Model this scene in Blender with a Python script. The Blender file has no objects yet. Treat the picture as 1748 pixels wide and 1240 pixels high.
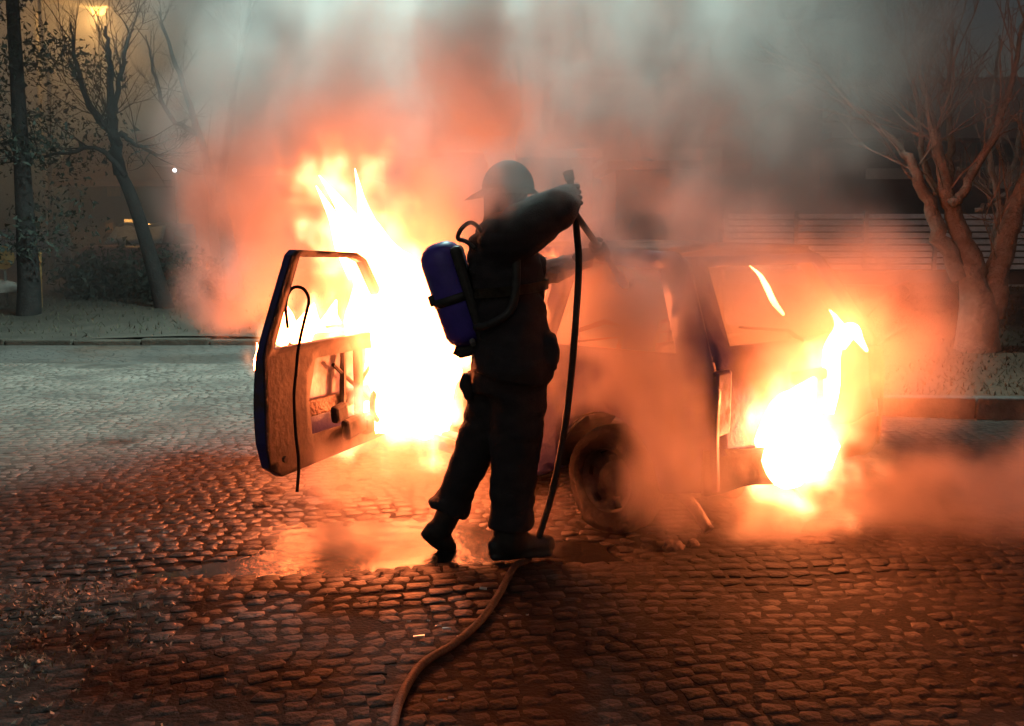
import bpy, bmesh, math, random
import numpy as np
from mathutils import Vector, Matrix, noise as mnoise
from mathutils.geometry import delaunay_2d_cdt

random.seed(7); rng = np.random.default_rng(7)
S = bpy.context.scene
C = S.collection
R = math.radians
VOLUMES = True

# ------------------------------------------------------------------ camera
FPX = 1700.0; CAMZ = 1.53; PITCH = math.atan(230 / FPX)
cam_d = bpy.data.cameras.new('camera'); cam = bpy.data.objects.new('camera', cam_d); C.objects.link(cam)
cam_d.sensor_width = 36; cam_d.lens = FPX / 1748 * 36
cam_d.clip_start = 0.05; cam_d.clip_end = 2000
cam.location = (0, 0, CAMZ); cam.rotation_euler = (R(90) - PITCH, 0, 0)
S.camera = cam

# ------------------------------------------------------------------ night sky, moonlight, street light
SUN_EL, SUN_AZ = 38, 200
world = bpy.data.worlds.new('World'); S.world = world; world.use_nodes = True
wn = world.node_tree; wn.nodes.clear()
sky = wn.nodes.new('ShaderNodeTexSky'); sky.sky_type = 'NISHITA'; sky.sun_disc = False
sky.sun_elevation = R(SUN_EL); sky.sun_rotation = R(SUN_AZ); sky.air_density = 1.6; sky.dust_density = 3
bg = wn.nodes.new('ShaderNodeBackground'); bg.inputs['Strength'].default_value = 0.012
wo = wn.nodes.new('ShaderNodeOutputWorld')
wn.links.new(sky.outputs[0], bg.inputs[0]); wn.links.new(bg.outputs[0], wo.inputs[0])

def light(name, kind, loc, energy, col, **kw):
    d = bpy.data.lights.new(name, kind); d.energy = energy; d.color = col
    for k, v in kw.items(): setattr(d, k, v)
    o = bpy.data.objects.new(name, d); C.objects.link(o); o.location = loc
    return o
sun = light('moon', 'SUN', (0, 0, 20), 0.02, (0.75, 0.85, 1.0), angle=R(8))
sun.rotation_euler = (R(90 - SUN_EL), 0, R(180 - SUN_AZ))
def aim(o, target):
    o.rotation_euler = (Vector(target) - o.location).to_track_quat('-Z', 'Y').to_euler()
# white street light over the far side of the square (its head is above the frame)
led = light('street_light', 'SPOT', (-0.4, 10.8, 7.6), 6200, (0.66, 1.0, 0.95), spot_size=R(126), spot_blend=0.8, shadow_soft_size=0.25)
aim(led, (-3.0, 9.9, 0))

# ------------------------------------------------------------------ render settings
S.view_settings.view_transform = 'Standard'; S.view_settings.look = 'None'
S.view_settings.exposure = 0.0; S.view_settings.gamma = 1.0; S.view_settings.use_curve_mapping = False
cy = S.cycles
cy.use_denoising = True
try: cy.denoiser = 'OPENIMAGEDENOISE'
except Exception: pass
cy.max_bounces = 5; cy.diffuse_bounces = 2; cy.glossy_bounces = 3; cy.transmission_bounces = 4
cy.volume_bounces = 1; cy.transparent_max_bounces = 8
cy.sample_clamp_indirect = 4.0; cy.sample_clamp_direct = 0
cy.volume_step_rate = 2.5; cy.volume_max_steps = 128
cy.caustics_reflective = False; cy.caustics_refractive = False
cy.use_adaptive_sampling = True; cy.adaptive_threshold = 0.08; cy.adaptive_min_samples = 20
cy.time_limit = 600

# ------------------------------------------------------------------ pixel helpers (photograph pixels, 1748 x 1240)
cT, sT = math.cos(PITCH), math.sin(PITCH)
def ray(px, py):
    a = (px - 874) / FPX; b = (620 - py) / FPX
    return Vector((a, cT + b * sT, -sT + b * cT))
def P(px, py, y):
    d = ray(px, py); return Vector((0, 0, CAMZ)) + d * (y / d.y)
def G(px, py, z=0.0):
    d = ray(px, py); return Vector((0, 0, CAMZ)) + d * ((z - CAMZ) / d.z)

# ------------------------------------------------------------------ object helpers
def tag(o, label=None, cat=None, group=None, kind=None):
    for k, v in (('label', label), ('category', cat), ('group', group), ('kind', kind)):
        if v: o[k] = v
    return o
def empty(name, loc, label=None, cat=None, group=None):
    o = bpy.data.objects.new(name, None); C.objects.link(o); o.location = loc
    o.empty_display_size = 0.1
    return tag(o, label, cat, group)
def link(name, me, mat, parent=None, smooth=False, world_verts=True):
    o = bpy.data.objects.new(name, me); C.objects.link(o)
    if mat is not None:
        me.materials.clear(); me.materials.append(mat)
    if parent is not None:
        o.parent = parent
        if world_verts:
            bpy.context.view_layer.update()
            o.matrix_parent_inverse = parent.matrix_world.inverted()
    if smooth:
        me.polygons.foreach_set('use_smooth', [True] * len(me.polygons))
    return o
def bm_obj(name, bm, mat, parent=None, smooth=False, world_verts=True):
    me = bpy.data.meshes.new(name)
    bmesh.ops.recalc_face_normals(bm, faces=bm.faces[:])
    bm.to_mesh(me); bm.free()
    return link(name, me, mat, parent, smooth, world_verts)

def add_box(bm, c, s, rot=None, bev=0.0):
    ret = bmesh.ops.create_cube(bm, size=1.0)
    vs = ret['verts']
    M = Matrix.Translation(Vector(c)) @ (rot.to_4x4() if rot else Matrix.Identity(4)) @ Matrix.Diagonal((*s, 1))
    if bev:
        bmesh.ops.transform(bm, matrix=Matrix.Diagonal((*s, 1)), verts=vs)
        es = list({e for v in vs for e in v.link_edges})
        r = bmesh.ops.bevel(bm, geom=es, offset=bev, segments=2, affect='EDGES', profile=0.5)
        vs = list({v for f in r['faces'] for v in f.verts} | {v for v in vs if v.is_valid})
        bmesh.ops.transform(bm, matrix=Matrix.Translation(Vector(c)) @ (rot.to_4x4() if rot else Matrix.Identity(4)), verts=vs)
    else:
        bmesh.ops.transform(bm, matrix=M, verts=vs)
    return vs
def tube(bm, pts, rad, seg=8, flat=None, cap=True, roundcap=False):
    """rings of radius rad[i] swept along pts; flat = (direction, factor) squashes the section along a direction"""
    pts = [Vector(p) for p in pts]
    if not hasattr(rad, '__len__'): rad = [rad] * len(pts)
    rad = list(rad)
    if roundcap:
        def ext(p, q, r):
            d = (p - q).normalized(); return [(p + d * r * 0.5, r * 0.86), (p + d * r * 0.86, r * 0.5), (p + d * r * 0.98, r * 0.15)]
        a = ext(pts[0], pts[1], rad[0]); b = ext(pts[-1], pts[-2], rad[-1])
        pts = [x[0] for x in reversed(a)] + pts + [x[0] for x in b]
        rad = [x[1] for x in reversed(a)] + rad + [x[1] for x in b]
    n = len(pts); prev = None; rings = []
    for i, p in enumerate(pts):
        t = (pts[min(i + 1, n - 1)] - pts[max(i - 1, 0)]).normalized()
        if prev is None:
            ref = Vector((0, 0, 1)) if abs(t.z) < 0.9 else Vector((0, 1, 0))
            u = t.cross(ref).normalized()
        else:
            u = (prev - t * prev.dot(t)).normalized()
        prev = u; v = t.cross(u)
        ring = []
        for k in range(seg):
            an = 2 * math.pi * k / seg
            off = (u * math.cos(an) + v * math.sin(an)) * rad[i]
            if flat is not None:
                fd = flat[0]; off = off - fd * off.dot(fd) * (1 - flat[1])
            ring.append(bm.verts.new(p + off))
        rings.append(ring)
    for i in range(n - 1):
        for k in range(seg):
            bm.faces.new((rings[i][k], rings[i][(k + 1) % seg], rings[i + 1][(k + 1) % seg], rings[i + 1][k]))
    if cap:
        bm.faces.new(rings[0][::-1]); bm.faces.new(rings[-1])
    return rings
def spline(pts, n):
    """Catmull-Rom through pts, n samples per span"""
    p = [Vector(q) for q in pts]; p = [p[0] * 2 - p[1]] + p + [p[-1] * 2 - p[-2]]
    out = []
    for i in range(1, len(p) - 2):
        for k in range(n):
            t = k / n; a, b, c, d = p[i - 1], p[i], p[i + 1], p[i + 2]
            out.append(0.5 * ((2 * b) + (c - a) * t + (2 * a - 5 * b + 4 * c - d) * t * t + (3 * b - a - 3 * c + d) * t ** 3))
    out.append(p[-2]); return out
def fuse(name, bm, mat, voxel, parent=None, wrinkle=0.0, wscale=9.0, smooth_it=3):
    """joins overlapping closed shapes into one continuous skin"""
    me = bpy.data.meshes.new(name + '_raw'); bmesh.ops.recalc_face_normals(bm, faces=bm.faces[:]); bm.to_mesh(me); bm.free()
    o = bpy.data.objects.new(name + '_raw', me); C.objects.link(o)
    m = o.modifiers.new('r', 'REMESH'); m.mode = 'VOXEL'; m.voxel_size = voxel
    m = o.modifiers.new('s', 'SMOOTH'); m.iterations = smooth_it; m.factor = 0.5
    dg = bpy.context.evaluated_depsgraph_get(); dg.update()
    me2 = bpy.data.meshes.new_from_object(o.evaluated_get(dg)); me2.name = name
    bpy.data.objects.remove(o); bpy.data.meshes.remove(me)
    if wrinkle:
        nrm = [v.normal.copy() for v in me2.vertices]
        for v, nn in zip(me2.vertices, nrm):
            q = Vector((v.co.x, v.co.y, v.co.z * 2.2)) * wscale
            d = abs(mnoise.noise(q)) * 2 - 0.45 + 0.5 * mnoise.noise(q * 2.3)
            v.co += nn * d * wrinkle
    return link(name, me2, mat, parent, True)

# ------------------------------------------------------------------ materials
def mat(name, col, rough=0.7, col2=None, scale=6.0, detail=6, bump=0.0, bscale=None, metal=0.0, spec=0.5, lo=0.35, hi=0.65, emit=None, estr=0.0, coat=0.0, rough2=None):
    m = bpy.data.materials.new(name); m.use_nodes = True; nt = m.node_tree; b = nt.nodes['Principled BSDF']
    b.inputs['Base Color'].default_value = (*col, 1); b.inputs['Roughness'].default_value = rough
    b.inputs['Metallic'].default_value = metal; b.inputs['Specular IOR Level'].default_value = spec
    b.inputs['Coat Weight'].default_value = coat
    tc = nt.nodes.new('ShaderNodeTexCoord')
    if col2 is not None:
        n = nt.nodes.new('ShaderNodeTexNoise'); n.inputs['Scale'].default_value = scale; n.inputs['Detail'].default_value = detail; n.inputs['Roughness'].default_value = 0.65
        nt.links.new(tc.outputs['Object'], n.inputs['Vector'])
        mr = nt.nodes.new('ShaderNodeMapRange'); mr.inputs[1].default_value = lo; mr.inputs[2].default_value = hi
        nt.links.new(n.outputs['Fac'], mr.inputs[0])
        mx = nt.nodes.new('ShaderNodeMix'); mx.data_type = 'RGBA'
        mx.inputs[6].default_value = (*col, 1); mx.inputs[7].default_value = (*col2, 1)
        nt.links.new(mr.outputs[0], mx.inputs[0]); nt.links.new(mx.outputs[2], b.inputs['Base Color'])
        if rough2 is not None:
            m2 = nt.nodes.new('ShaderNodeMapRange'); m2.inputs[3].default_value = rough; m2.inputs[4].default_value = rough2
            nt.links.new(mr.outputs[0], m2.inputs[0]); nt.links.new(m2.outputs[0], b.inputs['Roughness'])
    if bump:
        n2 = nt.nodes.new('ShaderNodeTexNoise'); n2.inputs['Scale'].default_value = bscale or scale * 4; n2.inputs['Detail'].default_value = 5
        nt.links.new(tc.outputs['Object'], n2.inputs['Vector'])
        bp = nt.nodes.new('ShaderNodeBump'); bp.inputs['Strength'].default_value = min(1, bump); bp.inputs['Distance'].default_value = 0.02
        nt.links.new(n2.outputs['Fac'], bp.inputs['Height']); nt.links.new(bp.outputs[0], b.inputs['Normal'])
    if emit:
        b.inputs['Emission Color'].default_value = (*emit, 1); b.inputs['Emission Strength'].default_value = estr
    return m
def emission(name, col, s):
    m = bpy.data.materials.new(name); m.use_nodes = True; nt = m.node_tree; nt.nodes.clear()
    e = nt.nodes.new('ShaderNodeEmission'); e.inputs[0].default_value = (*col, 1); e.inputs[1].default_value = s
    o = nt.nodes.new('ShaderNodeOutputMaterial'); nt.links.new(e.outputs[0], o.inputs[0]); return m

M = {}
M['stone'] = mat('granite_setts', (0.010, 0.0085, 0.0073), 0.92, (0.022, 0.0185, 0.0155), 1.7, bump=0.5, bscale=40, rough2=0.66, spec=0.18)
def painted_sheen(m, gain):
    # far paving's wet sheen painted into the colour: paler away from the fire
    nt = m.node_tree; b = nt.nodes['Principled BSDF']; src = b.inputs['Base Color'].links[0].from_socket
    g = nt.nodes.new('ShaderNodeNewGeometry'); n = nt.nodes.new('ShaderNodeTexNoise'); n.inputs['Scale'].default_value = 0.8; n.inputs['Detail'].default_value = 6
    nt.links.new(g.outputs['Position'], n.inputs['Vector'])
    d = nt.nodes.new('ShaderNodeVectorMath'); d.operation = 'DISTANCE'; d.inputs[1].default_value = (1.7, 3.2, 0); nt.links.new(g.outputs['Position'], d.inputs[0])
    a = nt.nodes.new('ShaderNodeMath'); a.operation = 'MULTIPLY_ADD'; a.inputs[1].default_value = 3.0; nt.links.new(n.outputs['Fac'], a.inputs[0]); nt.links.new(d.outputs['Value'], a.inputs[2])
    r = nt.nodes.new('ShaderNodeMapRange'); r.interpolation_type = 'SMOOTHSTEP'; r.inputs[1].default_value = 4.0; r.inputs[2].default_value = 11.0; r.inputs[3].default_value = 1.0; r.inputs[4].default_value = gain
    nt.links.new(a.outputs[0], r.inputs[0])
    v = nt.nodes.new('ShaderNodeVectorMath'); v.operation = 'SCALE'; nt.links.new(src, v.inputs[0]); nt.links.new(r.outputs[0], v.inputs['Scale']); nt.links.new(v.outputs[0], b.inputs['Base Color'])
def wet_zone(m, c, r0, r1):
    nt = m.node_tree; b = nt.nodes['Principled BSDF']; src = b.inputs['Roughness'].links[0].from_socket
    g = nt.nodes.new('ShaderNodeNewGeometry'); n = nt.nodes.new('ShaderNodeTexNoise'); n.inputs['Scale'].default_value = 2.2; n.inputs['Detail'].default_value = 6
    nt.links.new(g.outputs['Position'], n.inputs['Vector'])
    d = nt.nodes.new('ShaderNodeVectorMath'); d.operation = 'DISTANCE'; d.inputs[1].default_value = c; nt.links.new(g.outputs['Position'], d.inputs[0])
    a = nt.nodes.new('ShaderNodeMath'); a.operation = 'MULTIPLY_ADD'; a.inputs[1].default_value = 1.6; nt.links.new(n.outputs['Fac'], a.inputs[0]); nt.links.new(d.outputs['Value'], a.inputs[2])
    r = nt.nodes.new('ShaderNodeMapRange'); r.interpolation_type = 'SMOOTHSTEP'; r.inputs[1].default_value = r0; r.inputs[2].default_value = r1; r.inputs[3].default_value = 1.0; r.inputs[4].default_value = 0.0
    nt.links.new(a.outputs[0], r.inputs[0])
    x = nt.nodes.new('ShaderNodeMix'); x.inputs[3].default_value = 0.34; nt.links.new(r.outputs[0], x.inputs[0]); nt.links.new(src, x.inputs[2]); nt.links.new(x.outputs[0], b.inputs['Roughness'])
    q = nt.nodes.new('ShaderNodeMapRange'); q.inputs[3].default_value = 0.2; q.inputs[4].default_value = 0.6; nt.links.new(r.outputs[0], q.inputs[0]); nt.links.new(q.outputs[0], b.inputs['Specular IOR Level'])
wet_zone(M['stone'], (-1.3, 5.6, 0), 1.3, 3.2)
painted_sheen(M['stone'], 10.0)
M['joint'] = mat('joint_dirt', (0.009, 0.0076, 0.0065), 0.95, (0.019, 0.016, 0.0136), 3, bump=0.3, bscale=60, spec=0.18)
painted_sheen(M['joint'], 7.0)
M['water'] = mat('water', (0.02, 0.018, 0.015), 0.26, bump=0.5, bscale=9, spec=0.5)
M['kerb'] = mat('kerb_stone', (0.10, 0.085, 0.075), 0.8, (0.17, 0.15, 0.13), 7, bump=0.5, bscale=40)
M['soil'] = mat('dry_soil', (0.10, 0.058, 0.036), 0.95, (0.165, 0.10, 0.064), 1.6, bump=0.8, bscale=26)
M['soil_dark'] = mat('darkened_soil', (0.04, 0.033, 0.024), 0.95, (0.075, 0.06, 0.045), 1.6, bump=0.8, bscale=26)  # darkened copy of the soil, countering the street light on the left verge
M['grass_dark'] = mat('darkened_grass', (0.045, 0.042, 0.026), 0.85, (0.08, 0.07, 0.042), 0.9)  # grass colour darkened to offset the street light at left
M['grass'] = mat('dry_grass', (0.085, 0.053, 0.03), 0.85, (0.15, 0.098, 0.056), 0.9)
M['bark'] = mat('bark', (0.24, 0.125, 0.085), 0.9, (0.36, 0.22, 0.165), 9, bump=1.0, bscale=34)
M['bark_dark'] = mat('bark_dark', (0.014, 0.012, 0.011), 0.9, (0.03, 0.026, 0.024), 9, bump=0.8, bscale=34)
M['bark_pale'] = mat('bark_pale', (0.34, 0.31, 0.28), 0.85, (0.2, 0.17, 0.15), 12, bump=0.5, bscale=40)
M['paint'] = mat('dark_blue_paint', (0.022, 0.018, 0.14), 0.34, (0.05, 0.03, 0.04), 3.2, bump=0.12, bscale=40, rough2=0.75, lo=0.47, hi=0.62, coat=0.2)
M['burnt'] = mat('scorched_steel', (0.045, 0.03, 0.024), 0.72, (0.14, 0.085, 0.06), 7, bump=0.5, bscale=45, metal=0.35, rough2=0.5)
M['soot'] = mat('sooty_black', (0.015, 0.012, 0.011), 0.8, (0.04, 0.03, 0.025), 9, bump=0.15, bscale=30)
M['rubber'] = mat('burnt_rubber', (0.010, 0.009, 0.009), 0.95, (0.018, 0.015, 0.014), 14, bump=0.3, bscale=60, spec=0.08)
M['rim'] = mat('steel_rim', (0.05, 0.042, 0.038), 0.6, (0.02, 0.016, 0.015), 12, metal=0.3, spec=0.2, bump=0.2)
M['doorcard'] = mat('burnt_door_card', (0.022, 0.016, 0.013), 0.8, (0.055, 0.036, 0.027), 11, bump=0.25, bscale=30)
M['cloth_dark'] = mat('turnout_cloth', (0.016, 0.014, 0.018), 0.85, (0.03, 0.024, 0.026), 14, bump=0.4, bscale=150)
M['band'] = mat('reflective_band', (0.20, 0.19, 0.15), 0.5, (0.10, 0.09, 0.07), 20)
M['sleeve'] = mat('grey_sleeve', (0.42, 0.40, 0.38), 0.8, (0.30, 0.29, 0.27), 12, bump=0.3, bscale=80)
M['helmet'] = mat('helmet_shell', (0.20, 0.20, 0.20), 0.65, (0.12, 0.12, 0.12), 8)
M['tank'] = mat('tank_blue', (0.09, 0.055, 0.45), 0.42, (0.05, 0.035, 0.25), 5, bump=0.1)
M['black'] = mat('black_plastic', (0.014, 0.013, 0.013), 0.55, (0.03, 0.028, 0.026), 20)
M['skin'] = mat('skin', (0.42, 0.26, 0.19), 0.6)
M['hose'] = mat('hose_rubber', (0.012, 0.010, 0.010), 0.75, (0.028, 0.023, 0.021), 16, bump=0.3, bscale=90)
M['metal'] = mat('brass_metal', (0.18, 0.15, 0.12), 0.4, metal=0.8)
M['white_bit'] = mat('pale_fragment', (0.62, 0.58, 0.52), 0.35, (0.4, 0.36, 0.3), 30)
M['char'] = mat('charred_lump', (0.02, 0.015, 0.012), 0.85, (0.06, 0.04, 0.03), 18, bump=0.8, bscale=40)
M['leaf'] = mat('dry_leaf', (0.20, 0.12, 0.06), 0.6, (0.36, 0.26, 0.17), 3)
M['fence_slat'] = mat('metal_slat', (0.62, 0.60, 0.58), 0.4, (0.45, 0.42, 0.40), 6, metal=0.15)
M['wall_dark'] = mat('dark_render', (0.085, 0.065, 0.055), 0.9, (0.13, 0.10, 0.085), 1.5, bump=0.3)
M['wall_teal'] = mat('teal_render', (0.07, 0.12, 0.12), 0.85, (0.10, 0.15, 0.145), 2)
M['pale'] = mat('pale_render', (0.42, 0.38, 0.34), 0.85, (0.3, 0.27, 0.24), 3)
M['ochre'] = mat('painted_lamplight', (0.42, 0.24, 0.08), 0.85, (0.33, 0.19, 0.07), 2)  # orange lamplight put into the colour of panes, sign and post
M['roof'] = mat('roof_tiles', (0.09, 0.05, 0.04), 0.85, (0.14, 0.08, 0.06), 6)
M['steel'] = mat('galvanised', (0.30, 0.28, 0.25), 0.5, (0.2, 0.19, 0.17), 10, metal=0.5)
M['needle'] = mat('evergreen', (0.02, 0.026, 0.02), 0.8, (0.04, 0.05, 0.035), 2)
M['red_paint'] = mat('dull_red_paint', (0.16, 0.03, 0.025), 0.4, (0.10, 0.025, 0.02), 4)
M['glass'] = mat('dark_glass', (0.02, 0.024, 0.028), 0.06, spec=0.8)
M['sheet'] = mat('windscreen_reflection', (0.2, 0.25, 0.3), 0.5, (0.12, 0.15, 0.18), 12, bump=0.5)  # bluish windscreen reflection put into the colour
M['lamp'] = emission('sodium_lamp', (1.0, 0.50, 0.10), 16)
M['lamp_white'] = emission('white_lamp', (0.9, 0.95, 1.0), 12)
M['window_lit'] = emission('lit_window', (1.0, 0.45, 0.10), 1.6)
M['core'] = emission('flame_core', (1.0, 0.19, 0.05), 76)
M['core_rear'] = emission('rear_flame_core', (1.0, 0.21, 0.055), 76)
M['core_tail'] = emission('tail_flame_core', (1.0, 0.19, 0.05), 190)
M['core_small'] = emission('small_flame_core', (1.0, 0.40, 0.12), 40)
M['ember'] = emission('ember', (1.0, 0.42, 0.08), 5)

# ================================================================== ground
def seg_dist(x, y, a, b):
    ax, ay = a; bx, by = b; dx, dy = bx - ax, by - ay
    t = np.clip(((x - ax) * dx + (y - ay) * dy) / (dx * dx + dy * dy), 0, 1)
    return np.hypot(x - ax - t * dx, y - ay - t * dy)
GUT = [(-1.9, 4.22), (-0.95, 4.48), (-0.3, 4.62), (0.45, 4.62)]
def terrain(x, y):
    x = np.asarray(x, float); y = np.asarray(y, float)
    d = np.minimum.reduce([seg_dist(x, y, GUT[i], GUT[i + 1]) for i in range(3)])
    h = -0.035 * np.exp(-(d / 0.22) ** 2)
    h -= 0.034 * np.exp(-(((x + 0.52) / 0.75) ** 2 + ((y - 4.98) / 0.42) ** 2))
    h -= 0.016 * np.exp(-(((x - 1.5) / 0.6) ** 2 + ((y - 4.15) / 0.25) ** 2))
    h += 0.010 * np.sin(x * 1.9 + 0.7) * np.sin(y * 1.3 + 0.4) + 0.006 * np.sin(x * 4.1 + y * 3.3)
    h += 0.016 * np.exp(-(((y - 4.22 - 0.15 * x) / 0.2) ** 2)) * (np.abs(x) < 3)
    return h

X0, X1, Y0, Y1 = -6.2, 5.4, 1.6, 11.4
def ground_z(x, y):
    e = np.minimum.reduce([np.clip((x - X0) / 0.5, 0, 1), np.clip((X1 - x) / 0.5, 0, 1), np.clip((y - Y0) / 0.5, 0, 1), np.clip((Y1 - y) / 0.5, 0, 1)])
    x = np.asarray(x, float); y = np.asarray(y, float)
    dirt = 0.0022 * (0.5 + 0.5 * np.sin(2.3 * x + 1.7 * np.sin(1.9 * y)) * np.sin(2.9 * y + 1.3 * np.sin(2.1 * x))) + 0.0011 * np.clip((4.3 - y + 0.12 * x) / 0.7, 0, 1)
    return e * (terrain(x, y) - 0.0026 + 0.85 * dirt)
def grid_mesh(name, xs, ys, zf):
    xx, yy = np.meshgrid(xs, ys); zz = zf(xx, yy)
    co = np.stack([xx, yy, zz], -1).reshape(-1, 3)
    nx, ny = len(xs), len(ys)
    i = (np.arange(ny - 1)[:, None] * nx + np.arange(nx - 1)[None]).ravel()
    f = np.stack([i, i + 1, i + 1 + nx, i + nx], -1)
    me = bpy.data.meshes.new(name); me.from_pydata(co.tolist(), [], f.tolist()); return me
xs = np.concatenate([[-900, -200, -60, -25, -12, -7], np.linspace(X0 - 0.2, X1 + 0.2, 260), [7, 12, 25, 60, 200, 900]])
ys = np.concatenate([[-60, -20, -5, 0], np.linspace(Y0 - 0.2, Y1 + 0.2, 190), [12.5, 16, 25, 60, 200, 1200]])
# the far paving: the setts are too small to tell apart there, so the material carries them
mg = bpy.data.materials.new('paving'); mg.use_nodes = True; nt = mg.node_tree; b = nt.nodes['Principled BSDF']
tc = nt.nodes.new('ShaderNodeTexCoord')
vo = nt.nodes.new('ShaderNodeTexVoronoi'); vo.feature = 'DISTANCE_TO_EDGE'; vo.inputs['Scale'].default_value = 8.0
n1 = nt.nodes.new('ShaderNodeTexNoise'); n1.inputs['Scale'].default_value = 0.7; n1.inputs['Detail'].default_value = 7
n3 = nt.nodes.new('ShaderNodeTexNoise'); n3.inputs['Scale'].default_value = 30; n3.inputs['Detail'].default_value = 4
for q in (vo, n1, n3): nt.links.new(tc.outputs['Object'], q.inputs['Vector'])
r1 = nt.nodes.new('ShaderNodeMapRange'); r1.inputs[2].default_value = 0.05; nt.links.new(vo.outputs['Distance'], r1.inputs[0])
mx = nt.nodes.new('ShaderNodeMix'); mx.data_type = 'RGBA'; mx.inputs[6].default_value = (0.05, 0.044, 0.038, 1); mx.inputs[7].default_value = (0.13, 0.115, 0.10, 1)
nt.links.new(r1.outputs[0], mx.inputs[0])
m2 = nt.nodes.new('ShaderNodeMix'); m2.data_type = 'RGBA'; m2.blend_type = 'MULTIPLY'; m2.inputs[0].default_value = 0.55
nt.links.new(mx.outputs[2], m2.inputs[6]); nt.links.new(n1.outputs['Fac'], m2.inputs[7]); nt.links.new(m2.outputs[2], b.inputs['Base Color'])
r2 = nt.nodes.new('ShaderNodeMapRange'); r2.inputs[1].default_value = 0.4; r2.inputs[2].default_value = 0.6; r2.inputs[3].default_value = 0.35; r2.inputs[4].default_value = 0.7
nt.links.new(n1.outputs['Fac'], r2.inputs[0]); nt.links.new(r2.outputs[0], b.inputs['Roughness'])
ad = nt.nodes.new('ShaderNodeMath'); ad.operation = 'MULTIPLY_ADD'; ad.inputs[1].default_value = 0.5
nt.links.new(n3.outputs['Fac'], ad.inputs[0]); nt.links.new(r1.outputs[0], ad.inputs[2])
bp = nt.nodes.new('ShaderNodeBump'); bp.inputs['Strength'].default_value = 0.6; bp.inputs['Distance'].default_value = 0.02
nt.links.new(ad.outputs[0], bp.inputs['Height']); nt.links.new(bp.outputs[0], b.inputs['Normal'])
M['paving'] = mg
ground = link('ground', grid_mesh('ground', xs, ys, ground_z), M['paving'], smooth=True); tag(ground, kind='structure')
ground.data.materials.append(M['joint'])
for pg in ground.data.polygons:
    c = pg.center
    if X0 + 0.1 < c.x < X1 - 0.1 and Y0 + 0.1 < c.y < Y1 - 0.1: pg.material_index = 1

# granite setts, each with its own worn top
def sett_geo(w, d, r):
    """unit sett: worn pillow top, top near z=0"""
    vs = []; h = 0.03
    prof = [(1.0, -h), (1.0, -0.0032), (0.90, 0.0)]
    ring = [(-1, -1), (0, -1.0), (1, -1), (1.0, 0), (1, 1), (0, 1.0), (-1, 1), (-1.0, 0)]
    jit = r.uniform(-0.24, 0.24, (8, 2))
    for s, z in prof:
        for k, (a, bb) in enumerate(ring):
            cx = 0.90 if abs(a) == 1 and abs(bb) == 1 else 1.0
            vs.append(((a * cx + jit[k, 0]) * s * w / 2, (bb * cx + jit[k, 1]) * s * d / 2, z))
    vs.append((0, 0, 0.001))
    fs = []
    for i in range(2):
        for k in range(8): fs.append((i * 8 + k, i * 8 + (k + 1) % 8, i * 8 + 8 + (k + 1) % 8, i * 8 + 8 + k))
    for k in range(8): fs.append((16 + k, 16 + (k + 1) % 8, 24))
    return np.array(vs), fs
variants = []
for k in range(10):
    v, f = sett_geo(rng.uniform(0.060, 0.125), rng.uniform(0.074, 0.086), rng); variants.append((v, f))
vmesh = []
for k, (v, f) in enumerate(variants):
    me = bpy.data.meshes.new('paving_stone'); me.from_pydata(v.tolist(), [], f)
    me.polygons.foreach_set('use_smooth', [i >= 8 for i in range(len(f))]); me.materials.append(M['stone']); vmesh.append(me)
ang0 = R(9); setts = []
ca, sa = math.cos(ang0), math.sin(ang0)
row = -2.0
while row < 13:
    u = -9 + rng.uniform(0, 0.12)
    while u < 9:
        k = int(rng.integers(10)); w = variants[k][0][:, 0].max() * 2
        u += w / 2 + 0.001
        bow = 0.10 * math.sin(u * 1.1 + 0.4) + 0.025 * math.sin(u * 3.7 + row) + rng.normal(0, 0.006)
        x = u * ca - (row + bow) * sa; y = u * sa + (row + bow) * ca
        if X0 + 0.15 < x < X1 - 0.15 and Y0 + 0.15 < y < Y1 - 0.15 and abs(x) < 0.56 * y + 1.0:
            z = float(terrain(x, y)) + rng.normal(0, 0.0011)
            setts.append((x, y, z, ang0 + rng.normal(0, 0.13) + 0.1 * math.cos(u * 1.1 + 0.4), k))
        u += w / 2 + 0.001
    row += 0.079
def in_view(x, y):
    d = ray(874, 1240); p = Vector((x, y, 0)) - Vector((0, 0, CAMZ))
    zc = p.y * cT - p.z * sT; px = 874 + FPX * p.x / zc; py = 620 - FPX * (p.y * sT + p.z * cT) / zc
    return 0 < px < 1748 and py < 1236
vis = sorted([s for s in setts if in_view(s[0], s[1])], key=lambda s: s[1] + 0.15 * abs(s[0]))
near = set(id(s) for s in vis[:300])
vv, ff, base = [], [], 0
for s in setts:
    x, y, z, a, k = s
    if id(s) in near:
        o = bpy.data.objects.new('paving_stone', vmesh[k]); C.objects.link(o); o.parent = ground
        o.location = (x, y, z); o.rotation_euler = (rng.normal(0, 0.012), rng.normal(0, 0.012), a)
    else:
        v, f = variants[k]; c_, s_ = math.cos(a), math.sin(a)
        tx, ty = rng.normal(0, 0.012, 2)
        w = np.stack([v[:, 0] * c_ - v[:, 1] * s_ + x, v[:, 0] * s_ + v[:, 1] * c_ + y, v[:, 2] + z + v[:, 0] * tx + v[:, 1] * ty], -1)
        vv.append(w); ff.extend([tuple(i + base for i in q) for q in f]); base += len(v)
me = bpy.data.meshes.new('paving_stones'); me.from_pydata(np.concatenate(vv).tolist(), [], ff)
sm = np.ones(len(ff), bool); sm.reshape(-1, 24)[:, :8] = False; me.polygons.foreach_set('use_smooth', sm)
o = link('paving_stones', me, M['stone'], ground); tag(o, kind='stuff')

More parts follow.
